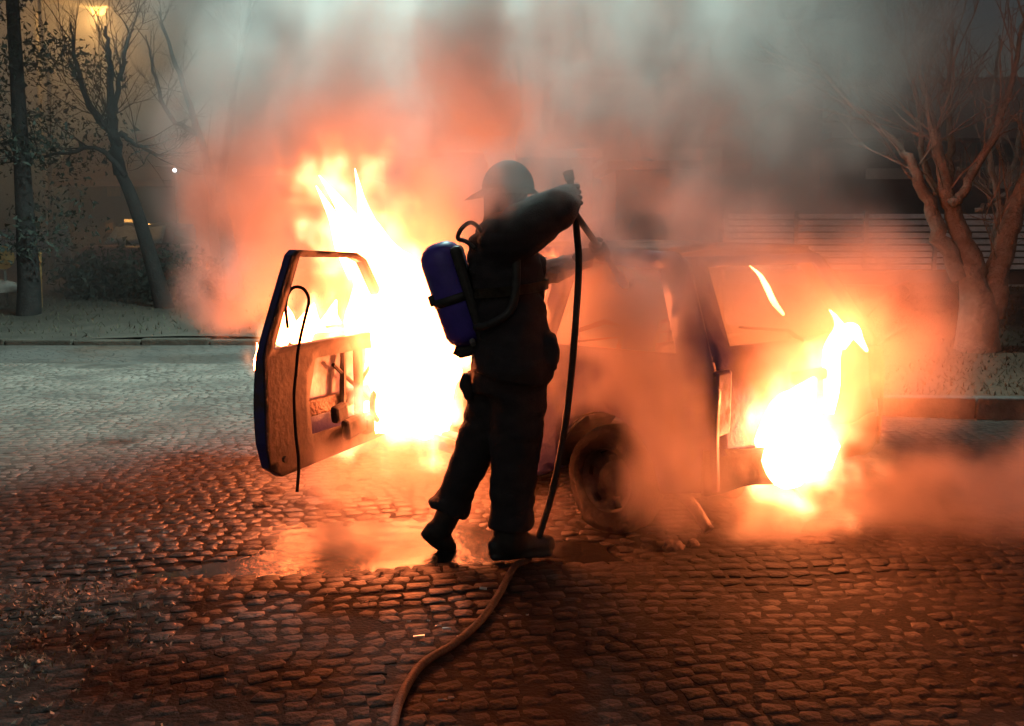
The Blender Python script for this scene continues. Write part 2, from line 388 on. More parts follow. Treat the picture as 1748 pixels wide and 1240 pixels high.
# standing water in the hollow of the paving
def puddle(name, cx, cy, rx, ry, z, n=40):
    bm = bmesh.new(); c = bm.verts.new((cx, cy, z)); ring = []
    for k in range(n):
        a = 2 * math.pi * k / n; q = 1 + 0.12 * math.sin(3 * a + cx) + 0.08 * math.sin(7 * a + cy)
        ring.append(bm.verts.new((cx + rx * q * math.cos(a), cy + ry * q * math.sin(a), z)))
    for k in range(n): bm.faces.new((c, ring[k], ring[(k + 1) % n]))
    o = bm_obj(name, bm, M['water']); tag(o, kind='structure'); return o
puddle('puddle', -0.75, 4.72, 1.45, 0.62, -0.0250)

# ================================================================== far setting: banks, kerbs
def bank_right(x, y):
    # raised verge beyond the right kerb
    kx = 8.05 - 0.06 * (x - 3)
    t = np.clip((y - kx) / 7.5, 0, 1)
    return 0.13 + 0.50 * t ** 0.8 + 0.03 * np.sin(x * 2.1) * np.sin(y * 1.7) * np.clip((y - kx), 0, 1)
bx = np.linspace(2.6, 22, 90); by = np.linspace(0, 1, 60)
bm = bmesh.new(); rows = []
for t in by:
    r_ = []
    for x in bx:
        y0 = 8.17 - 0.06 * (x - 3); y = y0 + t * (34 - y0)
        r_.append(bm.verts.new((x, y, float(bank_right(x, y)))))
    rows.append(r_)
for i in range(len(by) - 1):
    for j in range(len(bx) - 1): bm.faces.new((rows[i][j], rows[i][j + 1], rows[i + 1][j + 1], rows[i + 1][j]))
verge_r = bm_obj('grass_verge_ground', bm, M['soil'], smooth=True); tag(verge_r, kind='structure')
kr = empty('kerb', (3.0, 8.1, 0)); tag(kr, kind='structure')
x = 2.55
while x < 14:
    L = 0.62
    bm = bmesh.new(); y = 8.11 - 0.06 * (x + L / 2 - 3)
    add_box(bm, (x + L / 2, y, 0.06), (L - 0.012, 0.13, 0.20), Matrix.Rotation(-0.06, 3, 'Z'), bev=0.012)
    bm_obj('kerb_stone', bm, M['kerb'], kr); x += L

def bank_left(x, y):
    t = np.clip((y - 13.3) / 6, 0, 1); return 0.08 + 0.25 * t + 0.03 * np.sin(x * 1.3 + y)
lx = np.linspace(-30, 2.6, 80); ly = np.linspace(13.2, 44, 40)
verge_l = link('grass_verge_ground', grid_mesh('vl', lx, ly, bank_left), M['soil_dark'], smooth=True); tag(verge_l, kind='structure')
kl = empty('kerb', (-6, 13.1, 0)); tag(kl, kind='structure')
x = -13.0
while x < 2.5:
    bm = bmesh.new(); add_box(bm, (x + 0.45, 13.12, -0.005 + 0.012 * math.sin(x * 2.3)), (0.885, 0.15, 0.16), Matrix.Rotation(0.012 * math.sin(x * 5), 3, 'Z'), bev=0.02)
    bm_obj('kerb_stone', bm, M['soil_dark'], kl); x += 0.9

def blades(name, n, fx, hz, label, gm='grass'):
    p = fx(n); a = rng.uniform(0, 2 * math.pi, n); h = rng.uniform(0.4, 1.0, n) * hz; w = 0.006 + 0.006 * rng.random(n)
    lean = rng.normal(0, 0.6, (n, 2)) * h[:, None]
    v = np.zeros((n, 3, 3)); v[:, 0] = p; v[:, 1] = p; v[:, 2] = p
    v[:, 0, 0] -= np.cos(a) * w; v[:, 0, 1] -= np.sin(a) * w; v[:, 1, 0] += np.cos(a) * w; v[:, 1, 1] += np.sin(a) * w
    v[:, 2, :2] += lean; v[:, 2, 2] += h
    me = bpy.data.meshes.new(name); me.from_pydata(v.reshape(-1, 3).tolist(), [], np.arange(3 * n).reshape(n, 3).tolist())
    o = link(name, me, M[gm]); tag(o, label, 'grass', kind='stuff')
def fr(n):
    x = rng.uniform(2.8, 10, n); y = 8.2 - 0.06 * (x - 3) + rng.random(n) ** 1.4 * 8.5
    return np.stack([x, y, bank_right(x, y) - 0.005], -1)
blades('dry_grass', 11000, fr, 0.06, 'short dry trampled grass on the raised bank at the right')
def fl(n):
    x = rng.uniform(-12, 2, n); y = 13.3 + rng.random(n) * 6
    return np.stack([x, y, bank_left(x, y) - 0.005], -1)
blades('dry_grass', 4000, fl, 0.09, 'low dry grass on the verge behind the far kerb at left', 'grass_dark')

# ================================================================== the burning car (local: X forward, Y left, Z up, origin below the rear axle)
CO = Vector((1.043, 5.416, 0)); CA = math.atan2(0.733, -0.68)
CM = Matrix.Translation(CO) @ Matrix.Rotation(CA, 4, 'Z')
car = empty('burning_car', CO, 'dark blue two-door hatchback burning with its front door open', 'car')
car.rotation_euler = (0, 0, CA)
def cl(x, y, z): return CM @ Vector((x, y, z))
def cpart(name, bm, m, parent=None, smooth=False):
    return bm_obj(name, bm, m, parent or car, smooth, world_verts=False)

def halfw(z):
    if z < 0.35: return 0.745 + (z - 0.15) * 0.2
    if z < 0.92: return 0.785 + 0.018 * math.sin((z - 0.35) / 0.57 * math.pi)
    return 0.785 - (z - 0.92) * 0.36
def circ(cx, cz, r, a0, a1, n): return [(cx + r * math.cos(R(a0 + (a1 - a0) * i / n)), cz + r * math.sin(R(a0 + (a1 - a0) * i / n))) for i in range(n + 1)]
def plate(outer, holes, yfun, thick, step=0.07):
    """flat outline with openings -> curved sheet of real thickness in the car's XZ plane"""
    pts = []; edges = []
    def add_loop(l):
        s = len(pts)
        dense = []
        for i in range(len(l)):
            a = Vector(l[i]); bq = Vector(l[(i + 1) % len(l)]); n = max(1, int((bq - a).length / step))
            dense += [a.lerp(bq, k / n) for k in range(n)]
        pts.extend(dense); m = len(dense)
        edges.extend([(s + i, s + (i + 1) % m) for i in range(m)])
        return dense
    lo = add_loop(outer); hl = [add_loop(h) for h in holes]
    def inside(p, l):
        c = False; n = len(l)
        for i in range(n):
            a, bq = l[i], l[i - 1]
            if (a.y > p.y) != (bq.y > p.y) and p.x < (bq.x - a.x) * (p.y - a.y) / (bq.y - a.y) + a.x: c = not c
        return c
    x0 = min(p.x for p in lo); x1 = max(p.x for p in lo); z0 = min(p.y for p in lo); z1 = max(p.y for p in lo)
    loops = [lo] + hl
    xx = x0 + step / 2
    while xx < x1:
        zz = z0 + step / 2
        while zz < z1:
            p = Vector((xx, zz))
            if inside(p, lo) and not any(inside(p, h) for h in hl) and min((p - q).length for l in loops for q in l) > step * 0.45: pts.append(p)
            zz += step
        xx += step
    v, e, f, *_ = delaunay_2d_cdt([Vector(p) for p in pts], edges, [], 0, 1e-5)
    bm = bmesh.new(); bv = [bm.verts.new((p.x, yfun(p.x, p.y), p.y)) for p in v]
    for t in f:
        c = sum((v[i] for i in t), Vector((0, 0))) / len(t)
        if inside(c, lo) and not any(inside(c, h) for h in hl):
            try: bm.faces.new([bv[i] for i in t])
            except ValueError: pass
    for q in [q for q in bm.verts if not q.link_faces]: bm.verts.remove(q)
    ym = sum(q.co.y for q in bm.verts) / len(bm.verts); off = Vector((0, -thick if ym >= 0 else thick, 0))
    src = list(bm.verts); twin = {q: bm.verts.new(q.co + off) for q in src}
    bnd = [e for e in bm.edges if len(e.link_faces) == 1]
    for f_ in list(bm.faces): bm.faces.new([twin[q] for q in reversed(f_.verts)])
    for e_ in bnd: bm.faces.new((e_.verts[0], e_.verts[1], twin[e_.verts[1]], twin[e_.verts[0]]))
    return bm

HX = 1.70; BX = 0.52      # front hinge and rear edge of the door opening
win_q = [(0.40, 0.93), (-0.42, 0.95), (-0.20, 1.33), (0.36, 1.36)]
door_o = [(HX, 0.30), (HX, 0.92), (1.12, 1.37), (BX, 1.38), (BX, 0.95), (BX + 0.02, 0.45), (BX + 0.12, 0.27)]
side = ([(-0.66, 0.34)] + [(-0.36, 0.27)] + circ(0, 0.29, 0.335, 183, -3, 14) + [(0.5, 0.20), (1.9, 0.20)] + circ(2.40, 0.29, 0.335, 183, -3, 14)
        + [(3.02, 0.28), (3.05, 0.62), (2.92, 0.78), (1.78, 0.93), (1.14, 1.41), (0.6, 1.435), (-0.26, 1.42), (-0.36, 1.36), (-0.60, 0.95), (-0.66, 0.80)])
lamp_cut = [(-0.655, 0.60), (-0.655, 0.86), (-0.54, 0.86), (-0.54, 0.60)]
bm = plate(side, [door_o, win_q], lambda x, z: halfw(z) - 0.02 * max(0, (x - 2.3)) ** 2 - 0.05 * max(0, -x - 0.35), 0.03)
cpart('side_panel', bm, M['paint'], smooth=True)
far_win = [(HX - 0.1, 0.93), (1.16, 1.33), (BX + 0.05, 1.36), (BX + 0.05, 0.95)]
bm = plate(side, [far_win, win_q], lambda x, z: -(halfw(z) - 0.02 * max(0, (x - 2.3)) ** 2 - 0.05 * max(0, -x - 0.35)), 0.03)
cpart('side_panel', bm, M['burnt'], smooth=True)
def sheet(fun, us, vs, thick):
    bm = bmesh.new(); g = [[bm.verts.new(fun(u, v)) for u in us] for v in vs]
    for i in range(len(vs) - 1):
        for j in range(len(us) - 1): bm.faces.new((g[i][j], g[i][j + 1], g[i + 1][j + 1], g[i + 1][j]))
    bmesh.ops.recalc_face_normals(bm, faces=bm.faces[:]); bmesh.ops.solidify(bm, geom=bm.faces[:], thickness=thick); return bm
lin = lambda a, b_, n: [a + (b_ - a) * i / (n - 1) for i in range(n)]
cpart('roof', sheet(lambda u, v: (u, v * (halfw(1.41) - 0.01), 1.425 + 0.035 * (1 - v * v) - 0.02 * max(0, u - 0.8) + 0.006 * math.sin(5 * u + 3 * v)), lin(-0.27, 1.15, 12), lin(-1, 1, 11), 0.025), M['burnt'], smooth=True)
cpart('bonnet', sheet(lambda u, v: (u, v * 0.74, 0.93 - 0.13 * ((u - 1.8) / 1.2) ** 1.5 + 0.03 * (1 - v * v) + 0.010 * math.sin(9 * u) * math.sin(5 * v)), lin(1.82, 2.95, 10), lin(-1, 1, 9), 0.02), M['burnt'], smooth=True)
cpart('floor_pan', sheet(lambda u, v: (u, v * 0.68, 0.34 + 0.05 * math.exp(-(v / 0.2) ** 2)), lin(-0.5, 1.78, 10), lin(-1, 1, 9), 0.03), M['soot'])
cpart('firewall', sheet(lambda u, v: (1.80, u * 0.72, 0.26 + v * 0.62), lin(-1, 1, 6), lin(0, 1, 4), 0.03), M['soot'])
# tailgate: window frame and lower panel
def tail_x(z): return -0.30 - (1.40 - z) / 0.45 * 0.28 if z > 0.95 else -0.58 - (0.95 - z) * 0.12
tg_out = [(-0.735, 0.50), (0.735, 0.50), (0.752, 0.93), (0.585, 1.395), (-0.585, 1.395), (-0.752, 0.93)]
tg_win = [(-0.60, 0.985), (0.60, 0.985), (0.49, 1.345), (-0.49, 1.345)]
tg_plate = [(-0.28, 0.60), (0.28, 0.60), (0.28, 0.72), (-0.28, 0.72)]
bm = plate(tg_out, [tg_win], lambda a, z: 0, 0.03)
for v in bm.verts:
    a, yy, z = v.co; v.co = (tail_x(z) + yy - 0.03 * (1 - (a / 0.7) ** 2), a, z)
tg = cpart('tailgate', bm, M['paint'], smooth=True)
bm = bmesh.new(); add_box(bm, (-0.665, 0, 0.64), (0.012, 0.42, 0.12), bev=0.004); cpart('number_plate', bm, M['burnt'], tg)
bm = bmesh.new(); tube(bm, [cl(-0.62, 0.02, 0.97), cl(-0.60, 0.12, 1.03), cl(-0.52, 0.42, 1.06)], [0.012, 0.01, 0.006], 6); bm_obj('wiper', bm, M['soot'], tg)
bm = bmesh.new(); add_box(bm, (-0.665, 0.0, 0.80), (0.05, 0.34, 0.06), bev=0.012); cpart('handle', bm, M['soot'], tg)
# rear bumper, half melted, and tail lamps
bm = sheet(lambda u, v: (-0.66 - 0.07 * math.cos(u * 1.35) + 0.05 * (abs(u) ** 6), u * 0.80, 0.33 + v * 0.19 + 0.012 * math.sin(11 * u + 4 * v)), lin(-1, 1, 24), lin(0, 1, 6), 0.04)
cpart('rear_bumper', bm, M['soot'], smooth=True)
bm = sheet(lambda u, v: (3.02 + 0.10 * math.cos(u * 1.3), u * 0.79, 0.32 + v * 0.2), lin(-1, 1, 20), lin(0, 1, 5), 0.04); cpart('front_bumper', bm, M['soot'], smooth=True)
for s in (1, -1):
    bm = bmesh.new(); add_box(bm, (-0.605, s * 0.715, 0.74), (0.10, 0.12, 0.30), bev=0.015)
    cpart('tail_lamp', bm, M['paint'] if s > 0 else M['soot'])
    bm = bmesh.new(); add_box(bm, (2.99, s * 0.58, 0.66), (0.10, 0.26, 0.15), bev=0.02); cpart('headlamp', bm, M['soot'])
# exhaust hanging below the bumper
bm = bmesh.new(); tube(bm, spline([(-0.02, 0.50, 0.30), (-0.34, 0.64, 0.26), (-0.50, 0.72, 0.23), (-0.60, 0.735, 0.14)], 5), 0.028, 10); cpart('exhaust_pipe', bm, M['burnt'], smooth=True)
bm = bmesh.new(); tube(bm, [(-0.1, 0.3, 0.27), (-0.45, 0.3, 0.27)], 0.09, 12); cpart('silencer', bm, M['burnt'], smooth=True)
bm = bmesh.new(); tube(bm, spline([(-0.70, 0.36, 0.33), (-0.76, 0.30, 0.30), (-0.78, 0.24, 0.24)], 5), 0.008, 6); cpart('bracket', bm, M['soot'])
# wheels: burnt, sagging tyres on steel rims
def wheel(x, s, turn=0.0):
    w = empty('wheel', (0, 0, 0)); w.parent = car; w.location = (x, s * 0.70, 0.27); w.rotation_euler = (0, 0, turn)
    bm = bmesh.new(); n = 36; prof = [(0.165, 0.075), (0.205, 0.085), (0.255, 0.080), (0.272, 0.05), (0.275, 0), (0.272, -0.05), (0.255, -0.08), (0.205, -0.085), (0.165, -0.075)]
    rings = []
    for k in range(n):
        a = 2 * math.pi * k / n; ring = []
        for r, y in prof:
            r2 = r * (1 + 0.012 * math.sin(5 * a) + (0.01 if k % 2 else 0) * (abs(y) < 0.06))
            z = r2 * math.sin(a); yy = y * (1.0 + (0.35 if z < -0.2 else 0)); z = max(z, -0.262)
            ring.append(bm.verts.new((r2 * math.cos(a), yy, z)))
        rings.append(ring)
    for k in range(n):
        for j in range(len(prof) - 1): bm.faces.new((rings[k][j], rings[(k + 1) % n][j], rings[(k + 1) % n][j + 1], rings[k][j + 1]))
    cpart('tyre', bm, M['rubber'], w, True)
    bm = bmesh.new(); prof = [(0.168, 0.07), (0.160, 0.072), (0.150, 0.04), (0.09, 0.02), (0.075, 0.05), (0.03, 0.055), (0.0005, 0.055)]
    rings = [[bm.verts.new((r * math.cos(2 * math.pi * k / n), s * y, r * math.sin(2 * math.pi * k / n))) for r, y in prof] for k in range(n)]
    for k in range(n):
        for j in range(len(prof) - 1):
            if j == 2 and k % 6 in (0, 1): continue
            bm.faces.new((rings[k][j], rings[(k + 1) % n][j], rings[(k + 1) % n][j + 1], rings[k][j + 1]))
    cpart('rim', bm, M['rim'], w, True)
    bm = bmesh.new(); tube(bm, [(0, -s * 0.06, 0), (0, s * 0.015, 0)], 0.145, 24); cpart('drum', bm, M['soot'], w)
wheel(0, 1); wheel(0, -1); wheel(2.40, 1, 0.18); wheel(2.40, -1, 0.18)
bm = bmesh.new(); tube(bm, [(0, -0.6, 0.27), (0, 0.6, 0.27)], 0.035, 8); cpart('rear_axle', bm, M['soot'])
# wheel houses
for x in (0, 2.4):
    for s in (1, -1):
        bm = sheet(lambda u, v: (x + 0.34 * math.cos(u), s * (0.45 + 0.31 * v), 0.29 + 0.34 * math.sin(u)), lin(0, math.pi, 12), lin(0, 1, 3), 0.012); cpart('wheel_house', bm, M['soot'])
# seats, dashboard, wheel inside
for y in (0.36, -0.36):
    bm = bmesh.new(); tube(bm, [(0.62, y - 0.2, 0.42), (0.42, y - 0.2, 0.98), (0.40, y, 1.02), (0.42, y + 0.2, 0.98), (0.62, y + 0.2, 0.42), (1.1, y + 0.2, 0.42), (1.1, y - 0.2, 0.42), (0.62, y - 0.2, 0.42)], 0.018, 6)
    for i in range(6): add_box(bm, (0.60 - i * 0.032, y, 0.47 + i * 0.09), (0.01, 0.38, 0.01))
    cpart('seat_frame', bm, M['soot'])
bm = bmesh.new(); add_box(bm, (-0.10, 0, 0.72), (0.05, 1.15, 0.50), Matrix.Rotation(-0.25, 3, 'Y'), bev=0.01); cpart('rear_seat_back', bm, M['soot'])
bm = bmesh.new(); add_box(bm, (1.68, 0, 0.80), (0.22, 1.36, 0.22), bev=0.05); cpart('dashboard', bm, M['soot'])
bm = bmesh.new(); tube(bm, [(1.42 + 0.06 * math.sin(a), 0.36 + 0.18 * math.cos(a), 0.84 + 0.17 * math.sin(a)) for a in lin(0, 2 * math.pi, 25)], 0.012, 6); cpart('steering_wheel', bm, M['soot'])
# the open front door, built in its own frame: X from hinge to latch, Z up, inner face to the camera
DL = 1.18
dh = cl(HX, 0.80, 0); latch = G(452, 815, 0.28); dv = Vector((latch.x - dh.x, latch.y - dh.y, 0)); print('door len', dv.length, math.degrees(dv.angle(CM.to_3x3() @ Vector((-1, 0, 0)))))
da = math.atan2(dv.y, dv.x); DL = dv.length
door = empty('door', (0, 0, 0)); door.parent = car
door.matrix_local = CM.inverted() @ (Matrix.Translation((dh.x, dh.y, 0)) @ Matrix.Rotation(da, 4, 'Z'))
door['label'] = 'burnt front door swung wide open'
def dpart(name, bm, m, parent=None, smooth=False): return bm_obj(name, bm, m, parent or door, smooth, world_verts=False)
kx = DL / 1.18
d_out = [(0.0, 0.30), (0.0, 0.90), (0.06, 0.94), (0.52 * kx, 1.36), (0.62 * kx, 1.40), (1.10 * kx, 1.425), (1.125 * kx, 1.40), (1.155 * kx, 1.15), (1.18 * kx, 0.90), (1.18 * kx, 0.45), (1.16 * kx, 0.32), (1.08 * kx, 0.26)]
d_win = [(0.11, 0.93), (0.545 * kx, 1.345), (0.635 * kx, 1.372), (1.07 * kx, 1.39), (1.095 * kx, 1.15), (1.11 * kx, 0.925)]
curve = lambda x, z: 0.03 * math.sin((z - 0.26) / 0.66 * math.pi) if z < 0.92 else -(z - 0.92) * 0.30
# the outer skin lies on the far (left) side of the swung door; +Y local is the inner side facing the cabin
sgn = 1 if (Matrix.Rotation(da, 3, 'Z') @ Vector((0, 1, 0))).dot(Vector((0.3, -1, 0))) > 0 else -1
bm = plate(d_out, [d_win], lambda x, z: -sgn * (curve(x, z) + 0.026), 0.008); dpart('outer_skin', bm, M['paint'], smooth=True)
d_hole1 = [(0.16, 0.46), (0.16, 0.82), (0.44, 0.84), (0.44, 0.46)]
d_hole2 = [(0.52, 0.43), (0.52, 0.84), (0.80 * kx, 0.84), (0.86 * kx, 0.62), (0.84 * kx, 0.43)]
bm = plate(d_out, [d_win, d_hole1, d_hole2], lambda x, z: sgn * (0.022) + (sgn * (z - 0.92) * 0.30 if z > 0.92 else 0), 0.012, 0.06); dpart('inner_panel', bm, M['doorcard'], smooth=True)
# edge strips joining inner panel and skin
bm = bmesh.new(); n = len(d_out); loop = []
def dense(l, st):
    out = []
    for i in range(len(l)):
        a = Vector(l[i]); q = Vector(l[(i + 1) % len(l)]); m_ = max(1, int((q - a).length / st)); out += [a.lerp(q, k / m_) for k in range(m_)]
    return out
for l in (dense(d_out, 0.07), dense(d_win, 0.07)):
    A = [bm.verts.new((p.x, -sgn * (curve(p.x, p.y) + 0.027), p.y)) for p in l]
    B = [bm.verts.new((p.x, sgn * 0.023 + (sgn * (p.y - 0.92) * 0.30 if p.y > 0.92 else 0), p.y)) for p in l]
    for i in range(len(l)): bm.faces.new((A[i], A[(i + 1) % len(l)], B[(i + 1) % len(l)], B[i]))
dpart('frame_edge', bm, M['paint'])
# what the fire left of the door's inside: window regulator, speaker ring, impact bar, pocket
bm = bmesh.new(); tube(bm, [(0.62, 0, 0.50), (0.60, 0, 0.86)], 0.018, 6); tube(bm, [(0.30, 0.0, 0.50), (0.70, 0.0, 0.78)], 0.012, 6); tube(bm, [(0.66, 0, 0.48), (0.28, 0, 0.76)], 0.012, 6); dpart('window_regulator', bm, M['rim'])
bm = bmesh.new(); tube(bm, [(0.30 + 0.10 * math.cos(a), sgn * 0.055, 0.50 + 0.10 * math.sin(a)) for a in lin(0, 2 * math.pi, 25)], 0.018, 6); dpart('speaker_ring', bm, M['soot'])
bm = bmesh.new(); add_box(bm, (0.60, -sgn * 0.03, 0.56), (1.05, 0.03, 0.09), bev=0.01); dpart('impact_bar', bm, M['burnt'])
for (x, z, w, h) in ((0.60, 0.42, 0.20, 0.12), (0.74, 0.52, 0.12, 0.10), (0.46, 0.40, 0.10, 0.10)):
    bm = bmesh.new(); add_box(bm, (x, sgn * 0.062, z), (w, 0.05, h), Matrix.Rotation(0.2 * x, 3, 'Y'), bev=0.02); dpart('melted_trim', bm, M['soot'])
bm = bmesh.new(); tube(bm, [(1.10 * kx, sgn * 0.055, 0.36), (1.10 * kx, sgn * 0.07, 0.36)], 0.018, 10); dpart('bolt', bm, M['soot'])
for z in (0.42, 0.80):
    bm = bmesh.new(); add_box(bm, (-0.01, sgn * 0.03, z), (0.09, 0.06, 0.06), bev=0.01); dpart('hinge', bm, M['burnt'])
# rubber window seal hanging off the door as a loop
pts = [P(491, 560, 5.16), P(488, 520, 5.1), P(497, 494, 5.0), P(516, 492, 4.95), P(527, 512, 4.93), P(520, 545, 4.93), P(510, 590, 4.93), P(505, 640, 4.93), P(502, 680, 4.93), P(505, 740, 4.93), P(510, 790, 4.92), P(507, 840, 4.90)]
bm = bmesh.new(); tube(bm, spline(pts, 6), 0.0085, 7); bm_obj('window_seal', bm, M['rubber'], door, True)['label'] = 'thin black seal strip hanging in a loop from the open door'

# ================================================================== firefighter
ff_base = G(870, 950)
man = empty('person', (ff_base.x, 4.52, 0), 'firefighter in dark turnout gear holding the hose up towards the car', 'person')
X = Vector((1, 0, 0)); YF = 4.52
# body under the clothes: one continuous figure
bm = bmesh.new()
tube(bm, [P(858, 400, YF), P(862, 450, YF), P(870, 540, YF), P(874, 620, YF)], [0.13, 0.15, 0.14, 0.15], 14, flat=(X, 0.72), roundcap=True)
tube(bm, [P(856, 402, YF), P(862, 350, YF)], 0.055, 10, roundcap=True)
tube(bm, [P(862, 352, YF), P(864, 328, YF)], [0.078, 0.085], 14, roundcap=True)
tube(bm, [P(892, 346, YF), P(897, 352, YF)], [0.018, 0.012], 8, roundcap=True)
tube(bm, [P(870, 405, 4.36), P(945, 365, 4.32), P(972, 338, 4.42)], [0.05, 0.042, 0.03], 10, roundcap=True)
tube(bm, [P(864, 412, 4.68), P(918, 468, 4.73), P(1005, 441, 4.86)], [0.05, 0.042, 0.03], 10, roundcap=True)
tube(bm, [P(880, 630, 4.47), P(880, 770, 4.49), P(876, 915, 4.52)], [0.085, 0.06, 0.045], 10, roundcap=True)
tube(bm, [P(850, 630, 4.60), P(812, 765, 4.62), P(764, 885, 4.66)], [0.085, 0.06, 0.045], 10, roundcap=True)
fuse('body', bm, M['skin'], 0.016, man)
bm = bmesh.new()
tube(bm, [P(854, 408, YF), P(858, 372, YF), P(862, 345, YF), P(864, 322, YF)], [0.10, 0.085, 0.098, 0.10], 14, roundcap=True)
fuse('flash_hood', bm, M['cloth_dark'], 0.014, man)
bm = bmesh.new()
tube(bm, [P(884, 350, YF), P(898, 356, YF)], [0.06, 0.045], 10, roundcap=True)
bm_obj('face_mask', bm, M['black'], man, True)
# jacket
bm = bmesh.new()
tube(bm, [P(850, 392, YF), P(857, 425, YF), P(863, 470, YF), P(868, 515, YF), P(874, 570, YF), P(877, 620, YF), P(874, 642, YF)], [0.17, 0.215, 0.225, 0.22, 0.235, 0.262, 0.250], 24, flat=(X, 0.74))
tube(bm, [P(862, 412, 4.36), P(862, 405, YF), P(860, 412, 4.68)], [0.12, 0.125, 0.12], 14, roundcap=True)
tube(bm, [P(842, 392, YF), P(838, 378, YF)], [0.085, 0.075], 12)
tube(bm, spline([P(866, 412, 4.36), P(908, 382, 4.31), P(950, 356, 4.30), P(966, 342, 4.40)], 4), [0.12, 0.12, 0.12, 0.118, 0.115, 0.11, 0.105, 0.10, 0.095, 0.088, 0.08, 0.075, 0.07], 16, roundcap=True)
tube(bm, [P(864, 418, 4.68), P(905, 462, 4.72), P(925, 466, 4.74)], [0.11, 0.085, 0.072], 14)
tube(bm, [P(795, 648, 4.50), P(800, 675, 4.50)], [0.03, 0.03], 8, roundcap=True)
add_box(bm, P(940, 600, 4.46), (0.06, 0.2, 0.16), bev=0.02)
jk = fuse('jacket', bm, M['cloth_dark'], 0.013, man, wrinkle=0.010, wscale=6)
# band round the jacket
bm = bmesh.new()
rg = []
for zz in (484, 500):
    c = P(868, zz, YF); rg.append([bm.verts.new((c.x + 0.182 * math.cos(a), c.y + 0.238 * math.sin(a), c.z + 0.02 * math.cos(a))) for a in lin(0, 2 * math.pi, 41)[:-1]])
for k in range(40): bm.faces.new((rg[0][k], rg[0][(k + 1) % 40], rg[1][(k + 1) % 40], rg[1][k]))
bmesh.ops.solidify(bm, geom=bm.faces[:], thickness=0.004)
bm_obj('reflective_band', bm, M['band'], jk, True)
# trousers
bm = bmesh.new()
tube(bm, [P(868, 600, YF), P(866, 670, YF)], [0.20, 0.19], 18, flat=(X, 0.86))
tube(bm, [P(884, 640, 4.46), P(884, 710, 4.47), P(878, 790, 4.48), P(874, 860, 4.5), P(871, 902, 4.5)], [0.138, 0.126, 0.110, 0.104, 0.108], 18)
tube(bm, [P(846, 640, 4.60), P(834, 710, 4.61), P(812, 765, 4.62), P(790, 815, 4.63), P(768, 868, 4.65)], [0.134, 0.115, 0.096, 0.088, 0.082], 18)
tube(bm, [P(776, 850, 4.65), P(766, 872, 4.65)], [0.09, 0.105], 14)
fuse('trousers', bm, M['cloth_dark'], 0.013, man, wrinkle=0.011, wscale=5)
# boots
bm = bmesh.new()
tube(bm, [P(872, 880, 4.5), P(870, 925, 4.5)], [0.085, 0.08], 14, roundcap=True)
c = Vector((P(870, 930, 4.5).x, 4.5, 0))
tube(bm, [c + Vector((-0.05, -0.01, 0.06)), c + Vector((0.06, 0.02, 0.06)), c + Vector((0.17, 0.05, 0.05))], [0.055, 0.055, 0.05], 12, roundcap=True)
add_box(bm, c + Vector((0.05, 0.02, 0.014)), (0.30, 0.11, 0.028), Matrix.Rotation(0.22, 3, 'Z'), bev=0.01)
fuse('boot', bm, M['black'], 0.011, man)
bm = bmesh.new()
tube(bm, [P(770, 868, 4.65), P(752, 905, 4.66)], [0.062, 0.058], 12, roundcap=True)
tube(bm, [P(740, 905, 4.66), P(758, 922, 4.67), P(768, 934, 4.70)], [0.046, 0.045, 0.036], 12, roundcap=True)
dirf = (P(768, 934, 4.70) - P(740, 905, 4.66)).normalized(); up = Vector((0.6, 0, 0.8)); 
mt = Matrix((dirf, dirf.cross(up).normalized() * -1, up)).transposed()
tube(bm, [P(728, 912, 4.66), P(745, 926, 4.67), P(764, 940, 4.70)], [0.03, 0.032, 0.03], 8, roundcap=True)
fuse('boot', bm, M['black'], 0.011, man)
# helmet: shell, brim (long behind), crest
hc = P(866, 322, YF)
bm = bmesh.new(); nseg = 32; rings = []
for i in range(10):
    t = i / 9 * math.pi / 2
    r = math.cos(t); z = math.sin(t)
    rings.append([bm.verts.new(hc + Vector((0.118 * r * math.cos(a) + 0.004, 0.108 * r * math.sin(a), 0.125 * z + 0.01 * math.cos(a) * 0))) for a in lin(0, 2 * math.pi, nseg + 1)[:-1]])
for i in range(9):
    for k in range(nseg):
        if i == 8: continue
        bm.faces.new((rings[i][k], rings[i][(k + 1) % nseg], rings[i + 1][(k + 1) % nseg], rings[i + 1][k]))
bm.faces.new(rings[8]); [bm.verts.remove(v) for v in rings[9]]
bmesh.ops.solidify(bm, geom=bm.faces[:], thickness=0.006)
hel = bm_obj('helmet', bm, M['helmet'], man, True)
bm = bmesh.new(); inner, outer = [], []
for a in lin(0, 2 * math.pi, nseg + 1)[:-1]:
    ca_, sa_ = math.cos(a), math.sin(a); back = max(0, -ca_) ** 2
    inner.append(bm.verts.new(hc + Vector((0.114 * ca_ + 0.004, 0.105 * sa_, 0.0))))
    outer.append(bm.verts.new(hc + Vector(((0.15 + 0.05 * back) * ca_, 0.14 * sa_, -0.024 - 0.03 * back))))
for k in range(nseg): bm.faces.new((inner[k], inner[(k + 1) % nseg], outer[(k + 1) % nseg], outer[k]))
bmesh.ops.solidify(bm, geom=bm.faces[:], thickness=0.012)
bm_obj('brim', bm, M['helmet'], hel, True)
# grey sleeve of the far arm
bm = bmesh.new(); tube(bm, [P(922, 469, 4.74), P(960, 458, 4.80), P(1000, 443, 4.86)], [0.062, 0.056, 0.045], 14, roundcap=True)
fuse('sleeve', bm, M['sleeve'], 0.011, man, wrinkle=0.008, wscale=14)
